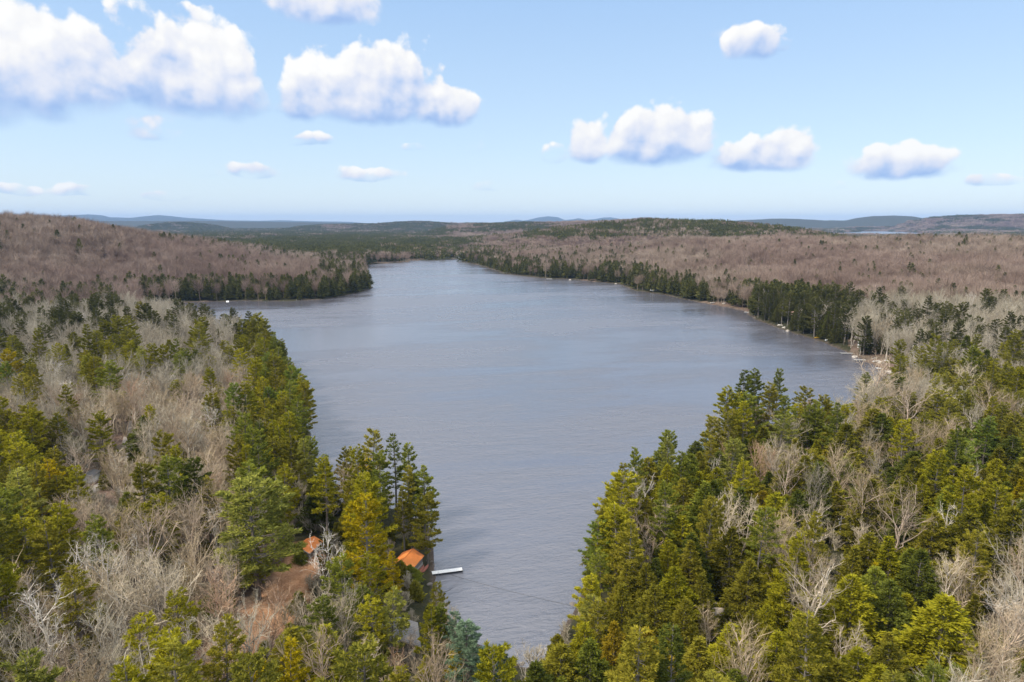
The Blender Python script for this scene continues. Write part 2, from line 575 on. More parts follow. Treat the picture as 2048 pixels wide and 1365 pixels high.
def simple_mat(name, col, rough=.7, var=.25, scale=4.0, metal=0.0, spec=.3, stretch=(1, 1, 1), bump=.2):
    m, b = mat_new(name)
    t = b.node('ShaderNodeTexCoord')
    v = b.vec('MULTIPLY', t.outputs['Object'], stretch)
    n = b.noise(v, scale, 5, .6)
    c = b.mix(n, tuple(q * (1 - var) for q in col), tuple(min(1, q * (1 + var)) for q in col))
    principled(b, c, rough, n, bump, .03, metal, spec)
    return m


def foliage_mat(name, dark, mid, lightc, trans=.22, noise_scale=.6):
    m, b = mat_new(name)
    oi = b.node('ShaderNodeObjectInfo')
    ge = b.node('ShaderNodeNewGeometry')
    t = b.node('ShaderNodeTexCoord')
    n = b.noise(t.outputs['Object'], noise_scale, 2, .5)
    f = b.math('MULTIPLY_ADD', ge.outputs['Random Per Island'], .45, b.math('MULTIPLY_ADD', n, .55, -.02))
    f = b.math('ADD', f, b.math('MULTIPLY_ADD', oi.outputs['Random'], .36, -.18), clamp=True)
    c = b.ramp(f, [(0.05, dark), (.45, mid), (.95, lightc)])
    c = b.mix(1.0, c, oi.outputs['Color'], 'MULTIPLY')
    o = b.node('ShaderNodeOutputMaterial')
    d = b.node('ShaderNodeBsdfDiffuse'); b.put(d.inputs[0], c)
    tr = b.node('ShaderNodeBsdfTranslucent'); b.put(tr.inputs[0], c)
    mx = b.node('ShaderNodeMixShader'); mx.inputs[0].default_value = trans
    b.l.new(d.outputs[0], mx.inputs[1]); b.l.new(tr.outputs[0], mx.inputs[2])
    b.l.new(mx.outputs[0], o.inputs[0])
    return m


def bark_mat(name, a, c2, birch=False):
    m, b = mat_new(name)
    oi = b.node('ShaderNodeObjectInfo')
    t = b.node('ShaderNodeTexCoord')
    v = b.vec('MULTIPLY', t.outputs['Object'], (1.0, 1.0, 3.0 if birch else .4))
    n = b.noise(v, 2.2, 3, .6)
    f = b.math('ADD', n, b.math('MULTIPLY_ADD', oi.outputs['Random'], .5, -.25), clamp=True)
    if birch:
        c = b.ramp(f, [(0.0, (.10, .09, .08)), (.34, a), (.75, c2)])
    else:
        c = b.ramp(f, [(0.15, a), (.85, c2)])
    c = b.mix(1.0, c, oi.outputs['Color'], 'MULTIPLY')
    principled(b, c, .85, spec=.15)
    return m


M = {}
M['pine'] = foliage_mat('pine_needles', (.085, .095, .016), (.225, .210, .028), (.395, .355, .050))
M['hemlock'] = foliage_mat('hemlock_needles', (.072, .082, .014), (.192, .182, .024), (.345, .318, .042), noise_scale=.9)
M['spruce'] = foliage_mat('spruce_needles', (.03, .045, .025), (.055, .075, .045), (.09, .12, .07))
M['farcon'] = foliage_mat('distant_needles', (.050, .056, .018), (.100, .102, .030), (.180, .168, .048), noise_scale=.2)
M['pinebark'] = bark_mat('pine_bark', (.11, .095, .08), (.26, .23, .20))
M['barkgrey'] = bark_mat('grey_bark', (.30, .26, .21), (.60, .54, .45))
M['twig'] = bark_mat('bare_twigs', (.24, .205, .145), (.50, .44, .33))
M['birch'] = bark_mat('birch_bark', (.42, .37, .30), (.66, .60, .52), True)
m, b = mat_new('distant_bare_twigs')
oi = b.node('ShaderNodeObjectInfo'); ge = b.node('ShaderNodeNewGeometry')
st1 = b.noise(ge.outputs['Position'], .011, 3, .6)
st2 = b.noise(ge.outputs['Position'], .0032, 3, .6)
f = b.math('MULTIPLY_ADD', oi.outputs['Random'], .45, b.math('MULTIPLY_ADD', ge.outputs['Random Per Island'], .25, b.math('MULTIPLY_ADD', st1, .9, -.30)), clamp=True)
ca = b.ramp(f, [(.1, (.16, .117, .088)), (.5, (.31, .235, .18)), (.9, (.46, .375, .30))])
cb = b.ramp(f, [(.1, (.15, .102, .08)), (.5, (.28, .20, .158)), (.9, (.39, .30, .24))])
principled(b, b.mix(b.maprange(st2, .40, .60), ca, cb), .9, spec=.05)
M['farbare'] = m

# terrain material
m, b = mat_new('forest_floor')
at1 = b.node('ShaderNodeAttribute'); at1.attribute_name = 'conifer'
at2 = b.node('ShaderNodeAttribute'); at2.attribute_name = 'clearing'
at3 = b.node('ShaderNodeAttribute'); at3.attribute_name = 'shore'
geo = b.node('ShaderNodeNewGeometry')
nz = b.noise(geo.outputs['Position'], .35, 8, .65)
nz2 = b.noise(geo.outputs['Position'], .03, 5, .6)
nz3 = b.noise(geo.outputs['Position'], 2.5, 4, .7)
litter = b.ramp(nz, [(.25, (.085, .062, .045)), (.5, (.17, .125, .092)), (.75, (.27, .205, .155))])
litter = b.mix(b.maprange(nz2, .4, .65), litter, b.ramp(nz, [(.3, (.12, .075, .055)), (.7, (.21, .15, .12))]))
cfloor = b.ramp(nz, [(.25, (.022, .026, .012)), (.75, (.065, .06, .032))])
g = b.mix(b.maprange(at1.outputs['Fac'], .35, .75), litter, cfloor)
needle = b.ramp(b.math('MULTIPLY_ADD', nz3, .5, b.math('MULTIPLY', nz, .5)), [(.3, (.27, .14, .075)), (.5, (.48, .26, .14)), (.7, (.62, .42, .27))])
g = b.mix(at2.outputs['Fac'], g, needle)
bank = b.ramp(nz3, [(.3, (.05, .038, .028)), (.6, (.11, .085, .068)), (.85, (.26, .22, .18))])
g = b.mix(at3.outputs['Fac'], g, bank)
principled(b, g, .95, nz, .9, 1.2, spec=.1)
M['floor'] = m

# terrain sheet: rings around the camera, fine in front, coarse behind
az_f = np.radians(np.linspace(-62, 62, 720))
az_b = np.radians(np.linspace(62, 298, 60))[1:-1]
AZ = np.concatenate([az_f, az_b])
rr = [20.0]
while rr[-1] < 34000:
    rr.append(rr[-1] + max(1.6, rr[-1] * .0095))
RR = np.array(rr)
A2, R2 = np.meshgrid(AZ, RR)
X = (np.sin(A2) * R2).ravel(); Y = (np.cos(A2) * R2).ravel()
SDv = lake_sd(X, Y)
Zt = terrain_z(X, Y, SDv)
con = conifer_share(X, Y, SDv)
nA, nR = len(AZ), len(RR)
idx = np.arange(nA * nR).reshape(nR, nA)
i0 = idx[:-1]; i1 = idx[1:]
i0r = np.roll(i0, -1, axis=1); i1r = np.roll(i1, -1, axis=1)
T = np.concatenate([np.stack([i0, i1, i1r], -1).reshape(-1, 3), np.stack([i0, i1r, i0r], -1).reshape(-1, 3)])
V = np.stack([X, Y, Zt], 1)
V = np.concatenate([V, [[0, 0, zpt(0, 5)]]])
ctr = len(V) - 1
T = np.concatenate([T, np.stack([np.full(nA, ctr), idx[0], np.roll(idx[0], -1)], -1)])
# flip to face up
T = T[:, ::-1]
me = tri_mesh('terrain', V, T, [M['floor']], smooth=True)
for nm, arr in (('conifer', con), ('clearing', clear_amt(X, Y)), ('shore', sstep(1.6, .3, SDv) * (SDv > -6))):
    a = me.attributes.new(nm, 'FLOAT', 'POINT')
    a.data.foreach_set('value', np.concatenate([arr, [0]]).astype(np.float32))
nrm = np.empty(3 * 1, dtype=np.float32)
terrain = new_obj('terrain', me)
tag(terrain, 'rolling forest floor with brown leaf litter around the lake and hills behind', kind='structure')

# water
m, b = mat_new('lake_water')
geo = b.node('ShaderNodeNewGeometry')
pos = geo.outputs['Position']
rot = b.node('ShaderNodeVectorRotate', rotation_type='Z_AXIS'); b.put(rot.inputs['Vector'], pos); rot.inputs['Angle'].default_value = radians(-14)
pw = b.vec('MULTIPLY', rot.outputs[0], (.45, 1.0, 1.0))
w1 = b.noise(pw, .9, 4, .65)
w2 = b.noise(pw, .16, 4, .6)
pg = b.vec('MULTIPLY', rot.outputs[0], (.35, 1.0, 1.0))
gust = b.noise(pg, .010, 4, .55, .6)
gust2 = b.noise(pg, .05, 4, .6, .3)
gf = b.math('MULTIPLY_ADD', gust2, .25, b.math('MULTIPLY', gust, .75))
hgt = b.math('MULTIPLY_ADD', w2, 2.2, w1)
amp = b.maprange(gf, .42, .58, .45, 1.7)
bn = b.node('ShaderNodeBump'); bn.inputs['Distance'].default_value = .45
b.put(bn.inputs['Height'], hgt); b.put(bn.inputs['Strength'], b.math('MULTIPLY', amp, .62))
o = b.node('ShaderNodeOutputMaterial')
p = b.node('ShaderNodeBsdfPrincipled')
p.inputs['Base Color'].default_value = (.090, .088, .104, 1)
b.put(p.inputs['Roughness'], b.maprange(gf, .38, .60, .12, .30))
p.inputs['IOR'].default_value = 1.75
p.inputs['Specular IOR Level'].default_value = 1.0
b.l.new(bn.outputs[0], p.inputs['Normal'])
b.l.new(p.outputs[0], o.inputs[0])
M['water'] = m
wm = MB(); wm.poly([(-33000, -33000, 0), (33000, -33000, 0), (33000, 33000, 0), (-33000, 33000, 0)], [(0, 1, 2, 3)])
tag(wm.build('lake_water', M['water']), 'wide grey blue lake with fine wind ripples', kind='structure')

# ---------------------------------------------------------------- tree meshes
UP = np.array([0., 0., 1.])


def norm(a):
    return a / np.maximum(np.linalg.norm(a, axis=-1, keepdims=True), 1e-9)


class TM:
    """tree mesh: tubes (wood) and blades (needles or twigs)"""
    def __init__(self, seed):
        self.r = np.random.default_rng(seed)
        self.v, self.t, self.n = [], [], 0

    def add(self, v, t):
        self.v.append(v); self.t.append(t + self.n); self.n += len(v)

    def tube(self, pts, rad, sides=4):
        pts = np.asarray(pts, float); k = len(pts)
        d = np.gradient(pts, axis=0); d = norm(d)
        ref = np.where(np.abs(d[:, 2:3]) > .9, np.array([[1., 0, 0]]), UP[None])
        s = norm(np.cross(d, ref)); u = np.cross(s, d)
        an = np.linspace(0, 2 * pi, sides, endpoint=False)
        ring = pts[:, None] + (s[:, None] * np.cos(an)[None, :, None] + u[:, None] * np.sin(an)[None, :, None]) * np.asarray(rad)[:, None, None]
        v = ring.reshape(-1, 3)
        a = np.arange(k - 1)[:, None] * sides + np.arange(sides)[None]
        c = np.arange(k - 1)[:, None] * sides + (np.arange(sides)[None] + 1) % sides
        t = np.concatenate([np.stack([a, c, c + sides], -1).reshape(-1, 3), np.stack([a, c + sides, a + sides], -1).reshape(-1, 3)])
        self.add(v, t)

    def blades(self, p, d, length, width, side=None):
        """thin triangles from p along d"""
        n = len(p)
        d = norm(d)
        if side is None:
            side = norm(np.cross(d, self.r.normal(size=(n, 3))))
        w = np.broadcast_to(np.asarray(width), (n,))[:, None] * .5
        L = np.broadcast_to(np.asarray(length), (n,))[:, None]
        v = np.stack([p - side * w, p + side * w, p + d * L], 1).reshape(-1, 3)
        t = np.arange(3 * n).reshape(n, 3)
        self.add(v, t)

    def leafs(self, p, d, length, width, side=None):
        """diamond shaped sprays from p along d (two triangles)"""
        n = len(p)
        d = norm(d)
        if side is None:
            side = norm(np.cross(d, self.r.normal(size=(n, 3))))
        w = np.broadcast_to(np.asarray(width), (n,))[:, None] * .5
        L = np.broadcast_to(np.asarray(length), (n,))[:, None]
        mid = p + d * L * .42
        v = np.stack([p, mid - side * w, p + d * L, mid + side * w], 1).reshape(-1, 3)
        a = np.arange(n)[:, None] * 4
        t = np.concatenate([a + [[0, 1, 2]], a + [[0, 2, 3]]])
        self.add(v, t)

    def arrays(self):
        return np.concatenate(self.v), np.concatenate(self.t)


def make_pine(seed, Ht=24.0, R=4.6, bare=.30, dens=1.0, flat=False, blade=.62):
    """white pine: whorls of long level boughs with upswept tips and tufted needles"""
    T1 = TM(seed); C = TM(seed + 1000); r = T1.r
    lean = r.normal(size=2) * .35
    nz_ = 9
    tz = np.linspace(0, 1, nz_)
    path = np.stack([lean[0] * tz ** 1.5 * 1.5 + np.sin(tz * 5 + seed) * .12, lean[1] * tz ** 1.5 * 1.5 + np.cos(tz * 4 + seed) * .12, tz * Ht], 1)
    T1.tube(path, .30 * (1 - tz) ** .8 + .03, 6)

    def trunk_at(z):
        return np.array([np.interp(z, path[:, 2], path[:, 0]), np.interp(z, path[:, 2], path[:, 1]), z])
    # dead snags below the crown
    for k in range(7):
        z = Ht * (.12 + bare * r.random() * .9)
        a = r.random() * 2 * pi; L = .8 + r.random() * 1.6
        p0 = trunk_at(z); T1.tube([p0, p0 + [cos(a) * L, sin(a) * L, -.1 * L]], [.04, .012], 3)
    z = Ht * bare
    lop = r.random() * 2 * pi
    while z < Ht * .985:
        t = (z - Ht * bare) / (Ht * (1 - bare))
        prof = (min(1, .55 + t * 2.6)) * (1 - t) ** (.42 if flat else .62)
        nb = int(r.integers(4, 7)) if t < .9 else 3
        a0 = r.random() * 6.28
        for k in range(nb):
            if r.random() < .10: continue
            a = a0 + k * 2 * pi / nb + r.normal() * .25
            L = R * prof * (.62 + .5 * r.random()) * (1 + .22 * cos(a - lop))
            L = max(L, .35)
            el0 = radians(-4 + 42 * t ** 1.6 + r.normal() * 6)
            s = np.linspace(0, 1, 6)
            hor = np.array([cos(a), sin(a), 0]); lat = np.array([-sin(a), cos(a), 0])
            p0 = trunk_at(z + r.normal() * .12)
            rise = np.sin(el0) * L * s + .16 * L * s ** 2.5
            bend = r.normal() * .12 * L * s ** 2
            br = p0 + hor * (np.cos(el0) * L * s)[:, None] + UP * rise[:, None] + lat * bend[:, None]
            T1.tube(br, (.055 + .012 * L) * (1 - s * .85) * (1 - t * .5), 3)
            # foliage
            nt = max(4, int(L * 9.0 * dens))
            sb = .28 + .74 * r.random(nt) ** .75
            sb[: max(2, nt // 6)] = .93 + .08 * r.random(max(2, nt // 6))
            sidew = (r.random(nt) * 2 - 1) * (.30 * L * (1.12 - sb) + .16)
            base = np.stack([np.interp(sb, s, br[:, i]) for i in range(3)], 1) + lat * sidew[:, None]
            base += UP * (r.normal(size=nt) * .05 + .05)[:, None]
            tip = hor * .75 + lat * np.sign(sidew)[:, None] * (.55 * np.abs(sidew)[:, None] / (.1 + .30 * L)) + UP * .38
            nbld = 6
            P = np.repeat(base, nbld, 0); D = np.repeat(tip, nbld, 0) + r.normal(size=(nt * nbld, 3)) * [.55, .55, .24]
            C.leafs(P + r.normal(size=P.shape) * .09, D, blade * (.6 + .7 * r.random(len(P))), blade * .30)
        z += .72 + .42 * r.random() + .30 * (1 - t)
    return T1.arrays(), C.arrays()


def make_hemlock(seed, Ht=17.0, R=4.2, bare=.06, dens=1.0, spire=.85):
    """hemlock or cedar: dense feathery cone of drooping sprays"""
    T1 = TM(seed); C = TM(seed + 1000); r = T1.r
    tz = np.linspace(0, 1, 7)
    path = np.stack([np.sin(tz * 3 + seed) * .15, np.cos(tz * 3 + seed) * .15, tz * Ht], 1)
    T1.tube(path, .24 * (1 - tz) ** .8 + .02, 5)
    nb = int(270 * dens)
    lobes = r.random(3) * 6.28
    t = np.sort(r.random(nb) ** 1.12)
    ga = r.random() * 6.28
    for i in range(nb):
        tt = t[i]
        a = ga + i * 2.39996 + r.normal() * .3
        rad = (min(1, .70 + tt * 1.6)) * (1 - tt) ** spire
        rad *= 1 + .16 * cos(2 * a + lobes[0]) + .12 * cos(3 * a + lobes[1] + tt * 6)
        L = max(.3, R * rad * (.68 + .46 * r.random()))
        z = Ht * (bare + (1 - bare) * tt)
        el0 = radians(26 * tt + 4 + r.normal() * 8)
        hor = np.array([cos(a), sin(a), 0]); lat = np.array([-sin(a), cos(a), 0])
        p0 = np.array([np.interp(z, path[:, 2], path[:, 0]), np.interp(z, path[:, 2], path[:, 1]), z])
        s = np.linspace(0, 1, 4)
        z_off = np.sin(el0) * L * s - .17 * L * s ** 2.4
        br = p0 + hor * (np.cos(el0) * L * s)[:, None] + UP * z_off[:, None]
        if i % 3 == 0: T1.tube(br, .035 * (1 - s * .8), 3)
        nt = max(5, int(L * 6.0))
        sb = .30 + .72 * r.random(nt) ** .7
        sidew = (r.random(nt) * 2 - 1) * (.26 * L * (1.1 - sb) + .10)
        base = np.stack([np.interp(sb, s, br[:, k]) for k in range(3)], 1) + lat * sidew[:, None]
        tip = hor * .9 + lat * (np.sign(sidew) * .5)[:, None] + UP * (.10 + .5 * tt)
        q = 4
        P = np.repeat(base, q, 0); D = np.repeat(tip, q, 0) + r.normal(size=(nt * q, 3)) * [.42, .42, .34]
        C.leafs(P + r.normal(size=P.shape) * .10, D, .46 * (.6 + .8 * r.random(len(P))), .19)
    # leader
    n = 24
    P = np.stack([np.zeros(n) + path[-1, 0], np.zeros(n) + path[-1, 1], Ht * (1 - .05 * r.random(n))], 1)
    C.leafs(P, r.normal(size=(n, 3)) * [.4, .4, .2] + UP, .45, .14)
    return T1.arrays(), C.arrays()


def make_bare(seed, Ht=17.0, R=4.6, stems=1, twig_w=.045, dens=1.0, birch=False, fork=.35):
    """leafless hardwood: stems, ascending limbs and a haze of fine twigs"""
    W = TM(seed); C = TM(seed + 1000); r = W.r
    tips = []
    for sidx in range(stems):
        a = r.random() * 6.28; off = 0 if stems == 1 else .5
        ln = (.06 if stems == 1 else .18) * Ht
        hh = Ht * (1 if sidx == 0 else .78 + .2 * r.random())
        s = np.linspace(0, 1, 8)
        wob = np.cumsum(r.normal(size=(8, 2)) * .012 * Ht, 0)
        stem = np.stack([cos(a) * (off + ln * s ** 1.2) + wob[:, 0], sin(a) * (off + ln * s ** 1.2) + wob[:, 1], s * hh], 1)
        r0 = (.20 if stems == 1 else .14) * (.7 if birch else 1)
        W.tube(stem, r0 * (1 - s) ** .7 + .035, 5)
        n1 = int((15 if stems == 1 else 11) * dens)
        for k in range(n1):
            t = fork + (.97 - fork) * (k + r.random()) / n1
            a1 = k * 2.4 + r.normal() * .5
            prof = math.sin(pi * min(1, .25 + (t - fork) / (1 - fork) * .80)) ** .7
            L = R * (1.15 if stems == 1 else .8) * (.45 + .75 * prof) * (.75 + .5 * r.random())
            up = radians(38 + 26 * t + r.normal() * 9)
            p0 = np.array([np.interp(t, s, stem[:, i]) for i in range(3)])
            q = np.linspace(0, 1, 6)
            hor = np.array([cos(a1), sin(a1), 0])
            kink = np.cumsum(r.normal(size=(6, 3)) * .045 * L, 0)
            e = up + .30 * q
            br = p0 + hor * (np.cos(up) * L * q)[:, None] + UP * (np.sin(e) * L * q)[:, None] + kink
            br[0] = p0
            W.tube(br, (.095 if not birch else .06) * (1 - t * .4) * (1 - q) ** .8 + .022, 3)
            n2 = int(6 + r.integers(0, 3))
            for j in range(n2):
                tq = .22 + .78 * (j + r.random()) / n2
                p1 = np.array([np.interp(tq, q, br[:, i]) for i in range(3)])
                d1 = norm(br[-1] - br[0]) * .8 + r.normal(size=3) * .62 + UP * .30
                d1 = norm(d1); L2 = L * (.30 + .28 * r.random()) * (1.15 - tq * .4)
                q2 = np.linspace(0, 1, 4)
                b2 = p1 + d1 * (L2 * q2)[:, None] + UP * (.12 * L2 * q2 ** 2)[:, None] + np.cumsum(r.normal(size=(4, 3)) * .04 * L2, 0)
                b2[0] = p1
                C.tube(b2, (.036 if not birch else .028) * (1 - q2) + .014, 3)
                n3 = 4
                t3 = .2 + .8 * r.random(n3)
                p2 = np.stack([np.interp(t3, q2, b2[:, i]) for i in range(3)], 1)
                d2 = norm(d1 * .8 + r.normal(size=(n3, 3)) * .6 + UP * .25)
                L3 = L2 * (.45 + .4 * r.random(n3))
                C.blades(p2, d2, L3, twig_w)
                n4 = 2
                f4 = .25 + .6 * r.random((n3, n4, 1))
                p3 = (p2[:, None] + d2[:, None] * L3[:, None, None] * f4).reshape(-1, 3)
                d3 = norm(np.repeat(d2, n4, 0) + r.normal(size=(n3 * n4, 3)) * .65)
                C.blades(p3, d3, np.repeat(L3, n4) * .6, twig_w * .8)
    return W.arrays(), C.arrays()


def make_spruce(seed, Ht=14., R=2.6):
    return make_hemlock(seed, Ht, R, .03, .9, .95)


def lod_conifer(seed, Ht=15., R=3., n=90, w=1.5):
    C = TM(seed); r = C.r
    t = r.random(n) ** 1.1
    a = r.random(n) * 6.28
    z = Ht * (.12 + .88 * t)
    rad = R * (1 - t) ** .75 * (.35 + .35 * r.random(n))
    p = np.stack([np.cos(a) * rad * .4, np.sin(a) * rad * .4, z], 1)
    d = np.stack([np.cos(a), np.sin(a), .15 + .7 * t + r.normal(size=n) * .3], 1)
    C.leafs(p, d, rad + .9 + .4 * R * (1 - t), w * (.6 + .5 * (1 - t)))
    C.leafs(np.array([[0, 0, Ht * .8]]), np.array([[0, 0, 1.]]), Ht * .2, .8)
    return C.arrays()


def lod_bare(seed, Ht=15., R=3.8, n=150, w=.16):
    C = TM(seed); r = C.r
    C.tube(np.array([[0, 0, 0], [.2, .1, Ht * .5], [.1, .3, Ht * .9]]), [.22, .16, .05], 3)
    a = r.random(n) * 6.28; u = r.random(n)
    z0 = Ht * (.30 + .45 * u)
    rr_ = R * .55 * np.sqrt(r.random(n))
    p = np.stack([np.cos(a) * rr_, np.sin(a) * rr_, z0 + (1 - rr_ / R) * 2], 1)
    d = np.stack([np.cos(a) * .55, np.sin(a) * .55, .9 + r.normal(size=n) * .3], 1) + r.normal(size=(n, 3)) * .25
    C.blades(p, d, (.22 + .16 * r.random(n)) * Ht, w)
    return C.arrays()


def patch(kind, seed, S=40., n=18):
    """a piece of far canopy: n simple crowns"""
    r = np.random.default_rng(seed)
    vs, ts, k = [], [], 0
    for i in range(n):
        s = .7 + .6 * r.random()
        if kind == 'con':
            v, t = lod_conifer(seed * 31 + i, 14, 3.4, 26, 2.6)
        else:
            v, t = lod_bare(seed * 31 + i, 13, 5.2, 46, .55)
        x, y = (r.random(2) - .5) * S
        v = v * s + [x, y, -1.0]
        vs.append(v); ts.append(t + k); k += len(v)
    return np.concatenate(vs), np.concatenate(ts)


PROTO = {}


def proto_pair(kind, trunk, crown, mt, mc, Ht):
    tm = tri_mesh(kind + '_trunk', *trunk, [mt], smooth=True)
    cm = tri_mesh(kind + '_crown', *crown, [mc])
    v = np.concatenate([trunk[0], crown[0]]); t = np.concatenate([trunk[1], crown[1] + len(trunk[0])])
    mi = np.concatenate([np.zeros(len(trunk[1])), np.ones(len(crown[1]))])
    whole = tri_mesh(kind + '_whole', v, t, [mt, mc], mi)
    PROTO.setdefault(kind, []).append((tm, cm, whole, Ht))


for i in range(6):
    Ht = 24.0
    a, c = make_pine(10 + i, Ht, [5.4, 4.8, 6.0, 4.6, 5.6, 5.0][i], [.28, .36, .24, .46, .20, .32][i], [1.05, .95, 1.1, .75, 1.1, 1.0][i], flat=(i in (2, 3)))
    proto_pair('pine', a, c, M['pinebark'], M['pine'], Ht)
a, c = make_pine(77, 24.0, 3.2, .42, .55)
proto_pair('thinpine', a, c, M['pinebark'], M['pine'], 24.0)
for i in range(6):
    Ht = 16.0
    a, c = make_hemlock(40 + i, Ht, [5.3, 4.7, 5.9, 5.2, 4.5, 5.6][i], [.05, .08, .03, .16, .04, .06][i], 1.0, [.78, .85, .72, .76, .88, .70][i])
    proto_pair('hemlock', a, c, M['pinebark'], M['hemlock'], Ht)
for i in range(7):
    Ht = 16.0
    a, c = make_bare(70 + i, Ht, [4.4, 5.0, 3.8, 4.6, 5.2, 4.0, 3.4][i], [1, 1, 2, 3, 2, 2, 1][i], .036, [1.15, 1.2, 1.1, 1, 1.3, 1.1, 1][i], fork=[.35, .28, .3, .35, .22, .4, .45][i])
    proto_pair('bare', a, c, M['barkgrey'], M['twig'], Ht)
for i in range(3):
    Ht = 16.0
    a, c = make_bare(90 + i, Ht, [3.2, 3.8, 3.0][i], [1, 2, 1][i], .04, [.62, .6, .5][i], True, fork=.30)
    proto_pair('birch', a, c, M['birch'], M['birch'], Ht)

LIB = bpy.data.collections
def lib_collection(name, meshes):
    c = bpy.data.collections.new(name)
    for k, mm in enumerate(meshes):
        o = bpy.data.objects.new('%s_source.%03d' % (name, k), mm)
        c.objects.link(o)
    return c


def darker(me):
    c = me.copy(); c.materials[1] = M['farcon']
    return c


lib = {
    'pine': lib_collection('pine', [p[2] for p in PROTO['pine'] + PROTO['hemlock']]),
    'darkcon': lib_collection('darkcon', [darker(p[2]) for p in PROTO['pine'][:4] + PROTO['hemlock']]),  # same trees with the darker distant needle colour
    'bare': lib_collection('bare', [p[2] for p in PROTO['bare'] + PROTO['birch'][:1]]),
    'midcon': lib_collection('midcon', [tri_mesh('mid_conifer', *lod_conifer(200 + i, 15 + i % 3, 3.1 + .7 * (i % 3), 230, 1.1), [M['farcon']]) for i in range(6)]),
    'midbare': lib_collection('midbare', [tri_mesh('mid_bare', *lod_bare(220 + i, 15 + i % 3, 3.6 + .4 * (i % 3), 230, .13), [M['farbare']]) for i in range(6)]),
    'farcon': lib_collection('farcon', [tri_mesh('far_conifers', *patch('con', 240 + i), [M['farcon']]) for i in range(5)]),
    'farbare': lib_collection('farbare', [tri_mesh('far_bare', *patch('bare', 260 + i), [M['farbare']]) for i in range(5)]),
}


def scatter_group(name, coll):
    g = bpy.data.node_groups.new(name, 'GeometryNodeTree')
    g.interface.new_socket("Geometry", in_out='INPUT', socket_type='NodeSocketGeometry')
    g.interface.new_socket("Geometry", in_out='OUTPUT', socket_type='NodeSocketGeometry')
    gi = g.nodes.new('NodeGroupInput'); go = g.nodes.new('NodeGroupOutput')
    ci = g.nodes.new('GeometryNodeCollectionInfo')
    ci.inputs['Collection'].default_value = coll
    ci.inputs['Separate Children'].default_value = True
    ci.inputs['Reset Children'].default_value = True
    iop = g.nodes.new('GeometryNodeInstanceOnPoints')
    iop.inputs['Pick Instance'].default_value = True

    def attr(nm, typ):
        n = g.nodes.new('GeometryNodeInputNamedAttribute'); n.data_type = typ
        n.inputs['Name'].default_value = nm
        return n.outputs['Attribute']
    e = g.nodes.new('FunctionNodeEulerToRotation')
    g.links.new(attr('rot', 'FLOAT_VECTOR'), e.inputs[0])
    g.links.new(gi.outputs[0], iop.inputs['Points'])
    g.links.new(ci.outputs[0], iop.inputs['Instance'])
    g.links.new(attr('idx', 'INT'), iop.inputs['Instance Index'])
    g.links.new(e.outputs[0], iop.inputs['Rotation'])
    g.links.new(attr('scl', 'FLOAT_VECTOR'), iop.inputs['Scale'])
    g.links.new(iop.outputs[0], go.inputs[0])
    return g


def scatter(name, label, cat, coll, P, scl, n_src, rng):
    n = len(P)
    me = bpy.data.meshes.new(name)
    me.vertices.add(n); me.vertices.foreach_set('co', P.astype(np.float32).ravel())
    r = np.zeros((n, 3), np.float32); r[:, 2] = rng.random(n) * 6.283
    r[:, :2] = rng.normal(size=(n, 2)) * .03
    for nm, typ, arr, key in (('rot', 'FLOAT_VECTOR', r, 'vector'), ('scl', 'FLOAT_VECTOR', scl.astype(np.float32), 'vector'), ('idx', 'INT', rng.integers(0, n_src, n).astype(np.int32), 'value')):
        a = me.attributes.new(nm, typ, 'POINT')
        a.data.foreach_set(key, arr.ravel())
    me.update()
    o = new_obj(name, me)
    md = o.modifiers.new('scatter', 'NODES'); md.node_group = scatter_group(name, coll)
    tag(o, label, cat, kind='stuff')
    print('scatter', name, n)
    return o
# ---------------------------------------------------------------- individual trees
TONES = {   # crown tint, trunk tint
    'golden': (1.62, 1.34, .35), 'yellow-green': (1.24, 1.22, .6), 'bright green': (.80, 1.05, 1.3), 'olive': (1.0, .95, .8), 'dark green': (.55, .66, .8),
    'blue-green': (.62, .95, 4.2), 'rusty': (1.25, .98, .6), 'light green': (1.25, 1.32, 1.8), 'green': (.82, .95, .95),
    'grey': (1, 1, 1), 'pale grey': (1.30, 1.24, 1.18), 'pinkish': (1.10, .98, .93), 'tan': (1.12, 1.0, .86), 'brown': (.80, .70, .62), 'reddish': (1.08, .82, .70), 'white': (1.1, 1.1, 1.1),
}
KINDS = {'P': 'pine', 'H': 'hemlock', 'B': 'bare', 'W': 'birch', 'T': 'thinpine'}
